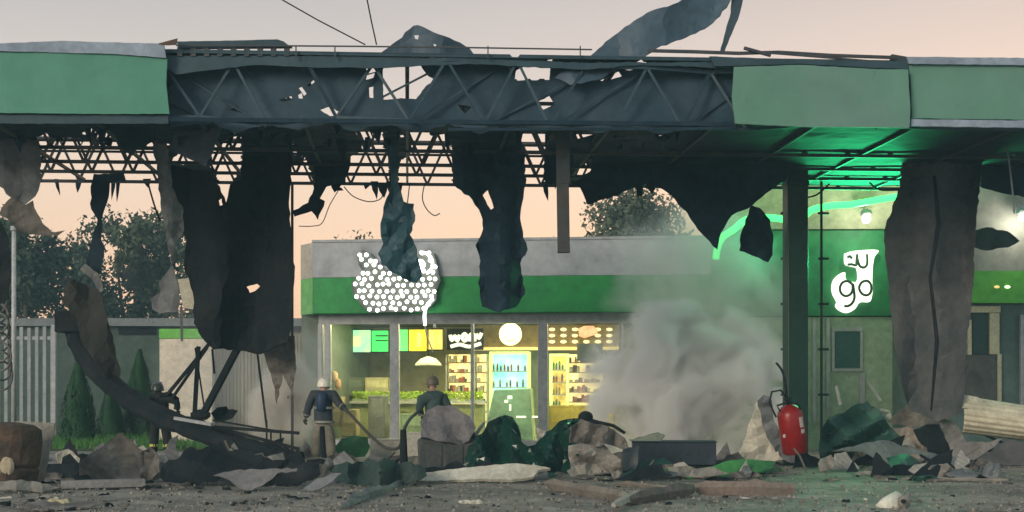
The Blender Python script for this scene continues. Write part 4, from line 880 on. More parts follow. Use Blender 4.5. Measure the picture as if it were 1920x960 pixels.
# ================================================================== debris on the forecourt
DG = 'wreckage on the forecourt'
def deb(name, poly, mat, label, cat, seed, yb=None, **k):
    yb = yb or max(p[1] for p in poly); k['amp'] = k.get('amp', .15) * 1.2; k.setdefault('nf', 4)
    if name == 'burnt_wreck': k['amp'] *= 1.3; k['nf'] = 3; k['period'] = 34; k['spacing'] = 6; k['rag'] = 5; k['period'] = k.get('period', 34) * .8; k.setdefault('tilt', .5); k.setdefault('spacing', 5.5)
    o = sheet(name, poly, GD(yb) + .15, mat, seed=seed, ground=True, **k); return tag(o, label, cat, DG)
mPlaster = M('plaster', (.30, .28, .23), (.20, .18, .15), .85, 0, 3, .4)
mWhiteD = M('dirty_white', (.62, .60, .50), (.45, .42, .33), .7, 0, 2.2, .3)
mTeal = M('teal_sheet', (.018, .075, .055), (.035, .11, .085), .6, 0, 1.5, .3)
mGreenD = M('green_debris', (.06, .30, .06), (.05, .15, .06), .6, 0, 2, .3)
# bent fallen column
def bent():
    px = [(138, 588, 33), (140, 622, 33), (152, 655, 32.8), (176, 690, 32.5), (210, 722, 32.2), (256, 758, 31.6), (310, 786, 31), (370, 806, 30.4), (440, 834, 29.8), (500, 852, 29.4), (560, 866, 29.1)]
    q = [P(*p) for p in px]; o = []
    for i in range(len(q) - 1):
        for k in range(4): o.append(q[i].lerp(q[i + 1], k / 4))
    o.append(q[-1]); rr = [.225 * (1 + .3 * noise.noise(Vector((i * .6, 0, 0)))) for i in range(len(o))]
    rr[0] = rr[1] = .29
    t = thing('bent_column', 'thick black canopy column bent over and fallen across the left side', 'column', P(400, 830, 30))
    mb = MB(); mb.tube(o, rr, 10, .8); mb.build('shaft', mSoot, t)
    mb = MB(); p = q[0]; mb.box(Fr(p.x, p.y, 0), -.34, .3, -.3, .3, p.z - .42, p.z + .06); mb.build('head_plate', mSoot, t, bevel=.03)
    for a, b in (((328, 784), (398, 796)), ((408, 802), (560, 842)), ((395, 800), (560, 812))):
        mb = MB(); mb.bar(P(*a, 30), P(*b, 29.2), .06); mb.build('torn_rib', mSoot if a[1] > 790 else mFrame, t)
bent()
t = thing('strut_bundle', 'splayed black steel struts standing between the black curtain and the bent column', 'struts', P(375, 790, 31))
for a, b, w in (((396, 640), (312, 742), .06), ((388, 652), (322, 748), .05), ((372, 650), (365, 775), .08), ((398, 655), (402, 700), .04), ((462, 622), (378, 782), .12), ((366, 652), (384, 770), .03), ((476, 610), (500, 800), .04)):
    mb = MB(); mb.bar(P(*a, 30.6), P(*b, 30.9), w); mb.build('strut', mSoot, t)
mb = MB(); mb.tube([P(300, 742, 31), P(318, 738, 31), (P(332, 748, 31)), P(330, 768, 31)], .05, 6); mb.build('bent_hook', mSoot, t)
mb = MB(); mb.sphere(P(376, 778, 30.9), (.22, .15, .12), 8, 5); mb.build('knuckle', mSoot, t)
deb('crumpled_lump', [(396, 775), (408, 764), (425, 762), (428, 768), (446, 770), (436, 784), (420, 790), (404, 792)], mSoot, 'black crumpled lump perched on the bent column', 'scrap metal', 60, yb=870, amp=.12, period=14, spacing=6)
t = thing('bent_railing', 'thin black railing with three uprights above the bent column', 'railing', P(480, 860, 30))
mb = MB(); mb.bar(P(400, 788, 30.2), P(542, 812, 29.8), .035); mb.build('rail', mSoot, t)
for x in (500, 508, 526): mb = MB(); mb.bar(P(x, 788 if x == 500 else 806, 30), P(x, 850, 30), .03); mb.build('upright', mSoot, t)
# left foreground
mb = MB(); c = P(18, 912, GD(912)); 
prof = [(.30, 0), (.42, .04), (.44, .3), (.40, .34), (.43, .4), (.43, .75), (.38, .95), (.30, 1.02), (.05, 1.04)]
mb.lathe(prof, c, 18, Matrix.Rotation(R(6), 3, 'Y')); mb.v = [tuple(Vector(v) + Vector((noise.noise(Vector(v) * 3) * .07, noise.noise(Vector(v) * 3 + Vector((5, 0, 0))) * .07, 0))) for v in mb.v]
o = mb.build('rusty_barrel', M('barrel_rust', (.11, .065, .04), (.045, .035, .028), .9, 0, 3, .6)); tag(o, 'dented rusty brown barrel at the left edge of the forecourt', 'barrel')
mb = MB(); mb.sphere(c + Vector((.1, -.42, .35)), (.12, .05, .16), 7, 5); mb.sphere(c + Vector((-.05, -.42, .28)), (.09, .05, .1), 6, 4); mb.build('foam_patch', M('foamp', (.5, .42, .28), None, .8), o)
deb('plaster_board', [(30, 790), (103, 793), (102, 812), (92, 850), (82, 902), (50, 908), (44, 860)], mPlaster, 'upright grey plaster board leaning beside the rusty barrel', 'board', 61, amp=.05, period=60, tilt=.2, th=.05, rag=1)
deb('crumpled_sheet', [(148, 868), (170, 850), (200, 832), (222, 812), (230, 812), (262, 842), (290, 852), (296, 872), (288, 892), (260, 902), (150, 900)], mBrownS, 'grey-brown folded sheet rising to a peak left of the dark firefighter', 'scrap metal', 62, yb=902, amp=.25)
deb('crumpled_sheet', [(104, 850), (128, 842), (150, 860), (148, 870), (126, 876), (108, 870)], mWhiteD, 'small pale torn piece near the grass strip', 'scrap metal', 63, yb=880, amp=.15, period=16)
deb('crumpled_sheet', [(82, 872), (150, 868), (184, 884), (182, 896), (86, 898)], mSoot, 'flat black scrap between the plaster board and folded sheet', 'scrap metal', 64, amp=.2)
mb = MB(); mb.bar(P(114, 909, GD(915)), P(272, 905, GD(912)), .3, .12); mb.v = [tuple(v) for v in mb.v]; o = mb.build('fallen_beam', M('beam_pale', (.32, .30, .28), (.2, .19, .18), .7, 0, 3, .3), bevel=.01); tag(o, 'long pale-topped beam lying flat on the left forecourt', 'steel beam', DG)
deb('crumpled_sheet', [(0, 904), (40, 900), (90, 908), (112, 915), (80, 924), (20, 918), (-40, 924), (-40, 904)], mPlaster, 'low warped sheet on the ground before the barrel', 'scrap metal', 65, amp=.3, tilt=1.5, period=40)
deb('crumpled_sheet', [(256, 850), (282, 838), (300, 860), (300, 885), (284, 902), (262, 900)], mBrownS, 'crumpled brown scrap touching the dark firefighter', 'scrap metal', 66, amp=.2, period=20)
deb('burnt_wreck', [(330, 862), (350, 842), (388, 838), (424, 846), (470, 846), (520, 862), (560, 872), (600, 866), (602, 890), (560, 912), (480, 912), (400, 905), (330, 905), (300, 895), (306, 872)], mSoot, 'long low heap of black burnt wreckage under the bent column', 'wreckage', 67, amp=.35, period=40, tilt=1.0)
deb('crumpled_sheet', [(400, 892), (440, 882), (500, 880), (558, 878), (556, 884), (520, 888), (500, 905), (472, 922), (448, 916), (430, 900)], M('grey_wing', (.13, .13, .13), (.2, .19, .18), .7, 0, 2, .3), 'grey wing-shaped sheet with a light top edge at the foot of the bent column', 'scrap metal', 68, yb=922, amp=.15, tilt=.8)
mb = MB(); mb.bar(P(440, 882, 28.1), P(558, 877, 28.2), .05, .03); tag(mb.build('light_strip', mFrame), 'thin light metal strip lying along the grey wing-shaped sheet', 'metal strip', DG)
deb('crumpled_sheet', [(566, 922), (590, 902), (624, 888), (640, 888), (622, 905), (590, 922)], M('grey_shard', (.28, .28, .27), (.2, .2, .2), .7), 'slanting light grey shard near the white-helmeted firefighter', 'scrap metal', 69, amp=.05, tilt=2)
deb('crumpled_sheet', [(340, 862), (410, 858), (414, 872), (380, 886), (350, 880)], mGreyS, 'dull grey folded piece on the black burnt heap', 'scrap metal', 70, yb=905, amp=.2, period=22)
deb('burnt_wreck', [(616, 880), (640, 870), (700, 862), (760, 866), (790, 872), (800, 892), (770, 905), (690, 912), (630, 905)], M('dark_green_heap', (.02, .05, .04), (.05, .07, .06), .8, 0, 2, .5), 'low dark green heap in front of the two standing poles', 'wreckage', 71, amp=.35, period=26, tilt=1.2)
deb('green_sheet', [(628, 838), (640, 822), (664, 816), (690, 820), (694, 838), (684, 856), (650, 862), (632, 856)], M('gs', (.02, .14, .05), (.03, .09, .05), .7, 0, 2, .3), 'rounded dark green sheet right of the white-helmeted firefighter', 'scrap metal', 72, yb=866, amp=.25)
# white boxes
def crate(x0, y0, x1, y1, yb, label, mat, name='white_box', th=.35, yaw=4):
    d = GD(yb); a = P(x0, y1, d); b = P(x1, y0, d); t = thing(name, label, 'box', ((a.x + b.x) / 2, d, max(a.z, 0)), DG); fr = Fr(a.x, d, R(yaw))
    mb = MB(); mb.box(fr, 0, b.x - a.x, 0, th, max(a.z, .002), b.z); mb.build('box_body', mat, t, bevel=.015)
    mb = MB(); mb.box(fr, -.015, b.x - a.x + .015, -.015, th + .015, b.z + .002, b.z + .03); mb.build('lid', mat, t, bevel=.01)
    return t
crate(694, 826, 752, 858, 862, 'wide white box lying behind the sagging hose', mWhiteD)
crate(764, 814, 790, 868, 872, 'upright white box between the dark post and the dark hulk', mWhiteD)
deb('crumpled_sheet', [(748, 876), (758, 876), (772, 892), (764, 898), (750, 894)], mWhiteD, 'small white scrap at the foot of the dark post', 'scrap metal', 73, amp=.06, period=12, spacing=5)
mb = MB(); mb.tube([P(607, 892, 28.3), P(606, 850, 28.4), P(604, 800, 28.5)], [.07, .06, .05], 8); tag(mb.build('burnt_post', mSoot), 'short black post standing right in front of the white-helmeted firefighter', 'post', DG)
mb = MB(); mb.tube([P(758, 890, 28.2), P(757, 860, 28.3), P(756, 806, 28.4)], [.075, .08, .06], 8); tag(mb.build('hose_stand', mSoot), 'short dark post holding up the hose in the centre', 'post')
# centre hulk: dark dispenser body with crumpled grey dome
def hulk():
    t = thing('crushed_dispenser', 'crushed dark fuel dispenser capped by a crumpled grey hood', 'fuel dispenser', P(840, 880, 29))
    d = GD(886); mb = MB(); a = P(786, 884, d); b = P(906, 824, d); fr = Fr(a.x, d, R(3))
    mb.box(fr, 0, b.x - a.x, 0, .7, .0, b.z); mb.v = [tuple(Vector(v) + Vector((.06 * math.sin(v[2] * 9), 0, 0))) for v in mb.v]
    mb.build('dispenser_body', M('disp', (.045, .055, .05), (.09, .09, .085), .7, 0, 2, .5), t, bevel=.04)
    for k in range(3): mb = MB(); mb.box(fr, .12 + k * .4, .42 + k * .4, -.02, -.002, .1, b.z - .12); mb.build('panel', M('disp2', (.07, .08, .075), (.04, .045, .045), .6, 0, 3, .4), t)
    sheet('hood', [(790, 820), (788, 792), (800, 770), (822, 760), (852, 762), (880, 780), (892, 802), (880, 826), (862, 834), (830, 828)], d - .1, M('hood_grey', (.20, .19, .19), (.13, .125, .125), .75, 0, 2, .6), amp=.3, period=30, seed=74, parent=t, spacing=7, tilt=.5)
    sheet('hood_lining', [(788, 826), (794, 800), (850, 778), (886, 800), (896, 830), (840, 838)], d + .25, mSoot, amp=.2, period=30, seed=75, parent=t)
hulk()
mb = MB(); mb.bar(P(876, 836, 28.6), P(908, 792, 28.8), .05); tag(mb.build('light_strip', mFrame), 'short white strip leaning on the crushed dispenser', 'metal strip', DG)
deb('burnt_wreck', [(876, 850), (892, 818), (912, 800), (924, 786), (940, 780), (958, 784), (968, 812), (990, 838), (1012, 824), (1040, 800), (1062, 786), (1085, 784), (1092, 800), (1085, 850), (1082, 892), (1030, 902), (960, 886), (900, 884), (876, 880)], M('dg', (.012, .028, .026), (.02, .055, .05), .7, 0, 1.5, .5), 'uneven dark teal heap between the dispenser and the torn board', 'wreckage', 76, yb=890, amp=.4, period=32, tilt=.6)
deb('teal_drape', [(930, 786), (946, 778), (962, 782), (972, 800), (978, 832), (990, 860), (940, 868), (934, 830)], mTeal, 'teal green draped shape behind the white curved plank', 'sheet', 77, yb=884, amp=.25, period=24)  # draped sheet, the teal of a lens flare is put into its colour
deb('white_plank', [(776, 892), (830, 884), (900, 876), (960, 871), (1004, 874), (1032, 880), (1010, 884), (1000, 896), (960, 902), (900, 900), (780, 906)], mWhiteD, 'long curved white plank on the ground at centre', 'plank', 78, yb=906, amp=.12, period=60, tilt=1.0, th=.06, rag=.8)
deb('crumpled_sheet', [(1004, 800), (1018, 808), (1050, 814), (1048, 822), (1020, 824), (1008, 816)], mWhiteD, 'small white scrap at the foot of the thick mullion', 'scrap metal', 79, yb=884, amp=.1, period=18, spacing=6)
deb('torn_board', [(1068, 830), (1070, 800), (1090, 786), (1106, 792), (1130, 796), (1150, 806), (1172, 822), (1178, 840), (1166, 842), (1150, 836), (1136, 832), (1110, 838)], mBrownS, 'brown folded sheet on top of the torn pale board', 'scrap metal', 80, yb=896, amp=.3, period=24, spacing=7)
deb('torn_board', [(1066, 836), (1088, 832), (1110, 836), (1132, 834), (1146, 850), (1164, 862), (1168, 890), (1152, 892), (1128, 874), (1108, 876), (1100, 896), (1084, 894), (1070, 888)], M('torn_pale', (.34, .31, .26), (.2, .18, .15), .85, 0, 3, .5), 'ragged pale board torn to points right of centre', 'board', 81, yb=896, amp=.25, period=26, spacing=7, holes=[[(1078, 852), (1086, 850), (1085, 858)]])
mb = MB(); mb.tube([P(1078, 800, 29.5), P(1086, 790, 29.3), P(1100, 788, 29.3), P(1122, 792, 29.2), P(1150, 798, 29.2), P(1172, 812, 29.2)], [.04, .06, .07, .04, .035, .03], 7); mb.sphere(P(1098, 782, 29.3), (.15, .13, .12), 10, 7); tag(mb.build('burnt_pipe', mSoot, smooth=True), 'black pipe with a round knob lying over the brown folded sheet', 'pipe', DG)
crate(1186, 830, 1342, 872, 884, 'long low black charred box beneath the smoke', M('charred_box', (.012, .022, .03), (.03, .04, .055), .6, 0, 2, .4), 'charred_box', .6, -3)
deb('crumpled_sheet', [(1178, 824), (1234, 810), (1248, 816), (1240, 828), (1190, 832)], M('gg', (.22, .26, .2), None, .7), 'pale green-grey flake leaning against the black charred box', 'scrap metal', 83, yb=884, amp=.08, period=40)
deb('crumpled_sheet', [(1168, 842), (1198, 836), (1196, 870), (1178, 896), (1166, 880)], mGreyS, 'grey folded scrap between the ragged board and charred box', 'scrap metal', 84, yb=892, amp=.15, period=20)
deb('fascia_scrap', [(1186, 890), (1250, 880), (1320, 882), (1360, 866), (1400, 862), (1452, 866), (1450, 878), (1412, 890), (1340, 894), (1310, 898), (1250, 894), (1200, 898)], M('gp', (.08, .34, .09), (.04, .16, .06), .55, 0, 1.5, .2), 'bright green warped fascia piece lying flat below the charred box', 'panel', 85, amp=.25, period=60, tilt=1.6, th=.03, rag=1)
deb('burnt_wreck', [(1330, 872), (1380, 860), (1440, 868), (1462, 876), (1470, 892), (1380, 902), (1240, 902), (1330, 896)], M('dkg', (.025, .07, .03), (.04, .1, .05), .7, 0, 2, .4), 'dark green crumpled edge behind the green fascia piece', 'wreckage', 86, yb=886, amp=.3, period=30, tilt=1.2)
deb('white_sheet', [(1362, 858), (1386, 846), (1398, 818), (1410, 782), (1419, 752), (1424, 760), (1436, 800), (1452, 836), (1468, 862), (1420, 866)], M('ws', (.66, .62, .50), (.5, .46, .36), .7, 0, 1.5, .2), 'tall white folded sheet rising to a point left of the extinguisher', 'sheet', 87, yb=876, amp=.22, period=26, tilt=.3)
deb('crumpled_sheet', [(1420, 752), (1432, 740), (1444, 744), (1452, 790), (1470, 822), (1500, 842), (1512, 860), (1490, 868), (1462, 860), (1444, 830), (1428, 790)], mGreyS, 'grey curved sheet wrapping the left of the extinguisher', 'scrap metal', 88, yb=876, amp=.15, period=22)
# extinguisher
def ext():
    base = P(1492, 856, 29.2); base.z = .30; t = thing('fire_extinguisher', 'large red fire extinguisher leaning on the standing column', 'extinguisher', base)
    Q = Matrix.Rotation(R(-9), 3, 'Y'); Q = Matrix.Rotation(R(4), 3, 'X') @ Q
    mr = M('ext_red', (.30, .008, .008), (.22, .008, .008), .35, 0, 2, .05)
    H = .98; r0 = .255
    mb = MB(); mb.lathe([(r0 * .8, 0), (r0, .04), (r0, H * .78), (r0 * .9, H * .87), (r0 * .6, H * .95), (r0 * .25, H)], base, 24, Q); mb.build('cylinder', mr, t, smooth=True)
    q = lambda x, y, z: base + Q @ Vector((x, y, z))
    mb = MB(); mb.lathe([(.05, 0), (.05, .08), (.08, .09), (.08, .12), (.03, .14)], q(0, 0, H), 12, Q); mb.build('valve', mSoot, t)
    mb = MB(); mb.tube([q(-.2, -.1, H * .9), q(-.24, -.1, H + .02), q(0, -.12, H + .06), q(.16, -.1, H - .0), q(.2, -.1, H * .86)], .02, 6); mb.build('carry_handle', mSoot, t, smooth=True)
    mb = MB(); mb.tube([q(0, 0, H + .1), q(-.12, -.05, H + .3), q(-.3, -.08, H + .3), q(-.38, -.1, H + .1), q(-.3, -.16, H * .8)], .02, 6); mb.build('hose', mSoot, t, smooth=True)
    mb = MB()
    for (a0, a1, z0, z1) in ((R(-62), R(-38), .52, .72), (R(-60), R(-36), .40, .48)):
        n = 5; k = len(mb.v)
        for i in range(n + 1):
            a = a0 + (a1 - a0) * i / n
            for z in (z0, z1): mb.v.append(tuple(q(math.cos(a) * (r0 + .004), math.sin(a) * (r0 + .004), z)))
        for i in range(n): mb.f.append((k + 2 * i, k + 2 * i + 2, k + 2 * i + 3, k + 2 * i + 1))
    mb.build('label_sticker', M('sticker', (.7, .6, .55), (.5, .35, .3), .5, 0, 20), t, solid=.003)
    mb = MB(); mb.sphere(q(-.2, -.18, .4), (.03, .01, .04), 8, 5); mb.build('gauge', mWhiteD, t)
    mb = MB(); mb.bar(q(.05, .28, H + .5), q(.02, .25, .1), .03); mb.build('trolley_bar', mSoot, t)
ext()
cable([(1455, 680), (1468, 700), (1474, 740)], .025, 'short black cable standing up behind the extinguisher', 30)
# right rubble
deb('burnt_wreck', [(1536, 830), (1546, 796), (1570, 776), (1600, 760), (1626, 752), (1650, 770), (1668, 800), (1690, 830), (1700, 860), (1640, 866), (1580, 866), (1540, 862)], mTeal, 'big dark green crumpled mound right of the column', 'wreckage', 90, yb=868, amp=.4, period=40, tilt=.6)
deb('white_rag', [(1626, 798), (1628, 778), (1640, 770), (1648, 776), (1652, 766), (1668, 770), (1672, 782), (1660, 796), (1640, 800)], M('rag', (.6, .66, .58), (.42, .5, .42), .8, 0, 4, .4), 'bunched white rag on top of the dark green mound', 'rag', 91, yb=864, amp=.18, period=12, spacing=5)
deb('crumpled_sheet', [(1560, 846), (1600, 838), (1622, 830), (1648, 826), (1676, 830), (1700, 840), (1750, 850), (1800, 860), (1790, 872), (1740, 870), (1690, 876), (1654, 868), (1628, 852), (1608, 846)], M('dark_corr', (.16, .20, .18), (.10, .12, .11), .65, 0, 2, .3), 'low ribbed grey-green sheet spread at the foot of the green mound', 'scrap metal', 92, yb=880, amp=.2, period=50, tilt=1, vert=.12)
deb('crumpled_sheet', [(1664, 790), (1700, 760), (1740, 744), (1758, 768), (1780, 780), (1778, 800), (1798, 818), (1816, 862), (1800, 864), (1776, 836), (1758, 796), (1730, 798), (1716, 802), (1690, 796)], mBrownS, 'broad grey-brown sheet folded over the rubble at the curtain foot', 'scrap metal', 93, yb=866, amp=.3, period=36)
deb('crumpled_sheet', [(1672, 802), (1700, 800), (1744, 820), (1752, 846), (1740, 850), (1708, 842), (1694, 822)], M('cream_curl', (.40, .34, .27), (.28, .24, .2), .75, 0, 2, .3), 'curled tan sheet between the rag and the black hollow', 'scrap metal', 94, yb=868, amp=.2, period=24)
deb('burnt_wreck', [(1712, 806), (1736, 796), (1760, 796), (1784, 840), (1796, 868), (1770, 872), (1740, 850)], mSoot, 'black hollow scrap inside the right rubble', 'wreckage', 95, yb=872, amp=.15, period=30)
deb('crumpled_sheet', [(1790, 862), (1770, 812), (1760, 782), (1790, 790), (1812, 830), (1860, 828), (1888, 816), (1860, 840), (1826, 862)], M('warm_grey', (.24, .23, .21), (.17, .16, .15), .75, 0, 2, .4), 'long V-folded grey sheet in front of the ribbed cream panel', 'scrap metal', 96, yb=874, amp=.2, period=30)
deb('crumpled_sheet', [(1824, 866), (1890, 824), (1900, 824), (1960, 850), (1980, 872), (1900, 872)], M('dark_grey_sheet', (.07, .07, .075), (.12, .12, .12), .7, 0, 1, .3), 'dark grey triangular sheet at the right edge of the forecourt', 'scrap metal', 97, yb=874, amp=.1, period=50)
# ribbed cream panel (rolled)
def ribbed():
    t = thing('ribbed_panel', 'large cream ribbed panel rolled over the rubble at the right edge', 'panel', P(1880, 850, 30.4)); mb = MB(); nu, nv = 40, 46
    for j in range(nv + 1):
        tt = j / nv
        for i in range(nu + 1):
            s_ = i / nu; x = 1802 + s_ * 220; top = 742 + 34 * s_; bot = 812 + 26 * s_
            ang = tt * math.pi * .95; y = (top + bot) / 2 - math.cos(ang) * (bot - top) / 2
            dd = 30.6 - math.sin(ang) * .55 + .018 * math.sin(tt * 60); mb.v.append(tuple(P(x + 6 * math.sin(tt * 3) - (18 if .1 < tt < .4 else 0) * (1 - s_), y, dd)))
    for j in range(nv):
        for i in range(nu): a = j * (nu + 1) + i; mb.f.append((a, a + 1, a + nu + 2, a + nu + 1))
    mb.build('ribbed_skin', M('cream_rib', (.66, .60, .43), (.52, .47, .33), .6, 0, 1.4, .1), t, smooth=True, solid=.012)
    sheet('torn_flap', [(1800, 756), (1808, 740), (1830, 744), (1846, 750), (1828, 766), (1812, 768)], 30.3, M('flap', (.6, .58, .45), None, .6), seed=98, amp=.06, period=20, spacing=7, parent=t)
    mb = MB(); mb.bar(P(1812, 800, 30.9), P(1960, 866, 30.9), .05); mb.build('support_rib', mSoot, t)
    mb = MB(); mb.bar(P(1880, 840, 30.7), P(1885, 870, 30.7), .5, .4); mb.build('core', mSoot, t)
ribbed()
# leaning thin slats right
for a, b, lb in (((1628, 716), (1652, 752), 'thin pale stick leaning in front of the tower window'), ((1568, 724), (1576, 760), 'thin curved pale stick at the left of the pale tower wall')):
    mb = MB(); mb.bar(P(*a, 34), P(*b, 33.8), .05); tag(mb.build('leaning_stick', mWhiteP), lb, 'stick', DG)
mSplint = M('splintered_wood', (.13, .115, .09), (.22, .195, .16), .85, 0, 4, .4)
# foreground pieces
def gpiece(x0, y0, x1, y1, w, h, mat, label, name='plank', n=9, wob=.04):
    a = P(x0, y0, GD(y0)); b = P(x1, y1, GD(y1)); a.z = b.z = h / 2 + .004; r_ = random.Random(int(x0)); pts = []
    for i in range(n):
        p = a.lerp(b, i / (n - 1)); p.y += r_.uniform(-wob, wob); p.z += abs(r_.uniform(0, wob)) * .5; pts.append(p)
    mb = MB(); mb.tube(pts, [w * .62 * r_.uniform(.75, 1.15) * (.5 if i in (0, n - 1) else 1) for i in range(n)], 5, h / w)
    o = mb.build(name, mat); return tag(o, label, name.replace('_', ' '), DG)
gpiece(1022, 915, 1190, 944, .16, .1, mSplint, 'long splintered plank slanting across the bottom centre', 'broken_plank')
gpiece(1180, 946, 1300, 926, .22, .1, mSplint, 'second splintered plank meeting the first at the bottom centre', 'broken_plank')
gpiece(1300, 925, 1492, 928, .22, .13, M('pinkish', (.23, .17, .14), (.16, .13, .1), .8, 0, 3, .3), 'straight brownish beam ending below the column', 'beam')
gpiece(1160, 912, 1300, 924, .08, .05, mSplint, 'thin crooked stick above the splintered planks', 'stick')
gpiece(1150, 958, 1200, 934, .1, .12, M('pale_block', (.4, .36, .3), None, .8), 'pale broken end where the splintered planks meet', 'broken_block')
gpiece(1690, 901, 1890, 903, .05, .03, mPlaster, 'thin pale strip lying on the right asphalt', 'metal_strip')
gpiece(640, 955, 760, 905, .09, .05, mGreyS, 'grey bent rod running towards the dark post', 'bent_rod')
gpiece(655, 945, 720, 925, .14, .08, mGreyS, 'crooked grey scrap beside the bent rod', 'scrap_metal')
gpiece(860, 944, 905, 945, .05, .02, mWhiteD, 'short bright sliver on the bottom centre asphalt', 'sliver')
def wp():
    d = 20.2; base = P(1675, 958, d); base.z = 0; t = thing('broken_fixture', 'broken white moulded fixture with a round hole at the bottom right', 'scrap', base); mb = MB()
    q = [P(1650, 960, d), P(1664, 944, d), P(1686, 920, d + .2), P(1692, 926, d + .2)]
    mb.tube([P(1660, 962, d), P(1672, 946, d + .05), P(1686, 926, d + .1)], [.17, .15, .06], 10, .6); mb.build('shell', M('bright_white', (.72, .70, .58), (.6, .57, .45), .5), t, smooth=True)
    mb = MB(); mb.tube([P(1688, 944, d - .05), P(1700, 940, d + .05), P(1706, 924, d + .1)], [.1, .09, .03], 8, .4); mb.build('lip', mPlaster, t, smooth=True)
    mb = MB(); mb.sphere(P(1694, 940, d - .12), (.04, .04, .03), 8, 6); mb.build('hole', mSoot, t)
wp()
deb('foam_lump', [(88, 940), (98, 934), (112, 938), (126, 936), (132, 946), (120, 954), (96, 953)], M('foam', (.55, .48, .28), (.4, .34, .2), .8, 0, 5, .5), 'yellowish foam lump at the bottom left', 'foam lump', 99, amp=.08, period=12, spacing=4, tilt=1.2)
deb('crumpled_sheet', [(40, 950), (80, 938), (160, 940), (190, 948), (150, 956), (70, 958)], mBrownS, 'flattened brown scrap around the yellowish foam lump', 'scrap metal', 100, amp=.1, tilt=4, spacing=9)
SG = 'crumpled scraps along the rubble line'
r2 = random.Random(31)
scl = {0: ('black crumpled scrap lying in the rubble line', mSoot), 1: ('grey crumpled scrap lying in the rubble line', mGreyS), 2: ('brown crumpled scrap lying in the rubble line', mBrownS), 3: ('pale crumpled scrap lying in the rubble line', mPlaster), 4: ('dull green crumpled scrap lying in the rubble line', mTeal)}
for i in range(250):
    x = r2.uniform(60, 1860); 
    if 1440 < x < 1530: continue
    yb = r2.uniform(862, 904); w = r2.uniform(8, 44); h = r2.uniform(6, 38) if i % 3 else r2.uniform(4, 12); k = r2.choice((0, 0, 1, 2, 2, 3, 3, 4)); n = r2.randint(5, 8)
    poly = [(x + w * math.cos(6.28 * j / n) * r2.uniform(.5, 1.1), yb - h / 2 - h / 2 * math.sin(6.28 * j / n) * r2.uniform(.4, 1.2)) for j in range(n)]
    o = sheet('metal_scrap', poly, GD(max(yb, max(p[1] for p in poly))) + .1, scl[k][1], seed=300 + i, ground=True, amp=.22, period=16, tilt=r2.uniform(.2, 1.8), spacing=5, nf=3, rag=1.5); tag(o, scl[k][0].replace('lying in the rubble line', where(x)), 'scrap metal', SG)
PG2 = 'torn thin panels standing in the rubble'
pc = (('black torn thin panel standing in the rubble', mSoot), ('grey torn thin panel standing in the rubble', M('panel_grey', (.17, .17, .165), (.10, .10, .10), .55, 0, 2, .2, ribs=2.6)), ('pale torn thin panel standing in the rubble', M('panel_pale', (.46, .44, .37), (.28, .26, .22), .55, 0, 2, .2, ribs=3.2)), ('brown torn thin panel standing in the rubble', mBrownS))
for i in range(120):
    x = r2.uniform(90, 1890)
    if 1425 < x < 1520 or 590 < x < 625: continue
    yb = r2.uniform(860, 902); w = r2.uniform(10, 64); h = r2.uniform(14, 48) * (1.25 if x > 1540 or x < 700 else .8); k = r2.choice((0, 0, 0, 0, 1, 1, 2, 2, 3)); sk = r2.uniform(-.8, .8) * w  # black weighted up: extra black panels stand for dark gaps between pieces
    poly = [(x - w, yb), (x - w * r2.uniform(.2, .8) + sk, yb - h * r2.uniform(.6, .9)), (x + sk, yb - h), (x + w * r2.uniform(.3, 1), yb - h * r2.uniform(.2, .6)), (x + w, yb - r2.uniform(0, 6))]
    o = sheet('cladding_scrap', poly, GD(yb) + .1, pc[k][1], seed=700 + i, ground=True, amp=.10, period=30, tilt=r2.uniform(.1, 1.4), yaw=r2.uniform(-.6, .6), spacing=10, nf=2, rag=1.2, th=.012); tag(o, pc[k][0].replace('in the rubble', where(x)), 'torn panel', PG2)
RG = 'bent rods and strips sticking out of the rubble'
rc = (('thin black bent rod sticking out of the rubble', mSoot), ('thin pale bent strip sticking out of the rubble', mFrame), ('thin brown splinter sticking out of the rubble', mBrownS))
for i in range(30):
    x = r2.uniform(80, 1850); yb = r2.uniform(872, 896); l = r2.uniform(.25, .85); an = r2.uniform(.15, 1.1) * r2.choice((-1, 1)); k = r2.choice((0, 0, 1, 2)); b0 = P(x, yb, GD(yb)); b0.z = -.01
    dv = Vector((math.cos(an) * (1 if an > 0 else -1), r2.uniform(-.3, .3), abs(math.sin(an)))) * l
    mb = MB(); mb.tube([b0, b0 + dv * .5 + Vector((0, 0, r2.uniform(-.05, .1))), b0 + dv], r2.uniform(.01, .028), 5); tag(mb.build('bent_rod', rc[k][1]), rc[k][0].replace('of the rubble', where(x)), 'rod', RG)
# loose fragments
FG = 'small fragments scattered on the asphalt'
protos = []
for k in range(5):
    r_ = random.Random(200 + k); mb = MB(); n = 7; up = [(math.cos(6.28 * i / n) * r_.uniform(.5, 1.1) * .5, math.sin(6.28 * i / n) * r_.uniform(.3, .8) * .5) for i in range(n)]
    mb.v = [(x, y, 0) for x, y in up] + [(x * .7 + .05, y * .7, r_.uniform(.12, .4)) for x, y in up]; mb.f = [tuple(range(n))[::-1], tuple(range(n, 2 * n))] + [(i, (i + 1) % n, n + (i + 1) % n, n + i) for i in range(n)]
    me = bpy.data.meshes.new('fragment'); me.from_pydata(mb.v, [], mb.f)
    me.materials.append((mSoot, mPlaster, mBrownS, mWhiteD, mSoot)[k]); protos.append(me)
fl = ('small black fragment on the asphalt', 'small grey plaster fragment on the asphalt', 'small brown fragment on the asphalt', 'small whitish fragment on the asphalt', 'small black fragment on the asphalt')
r_ = random.Random(9)
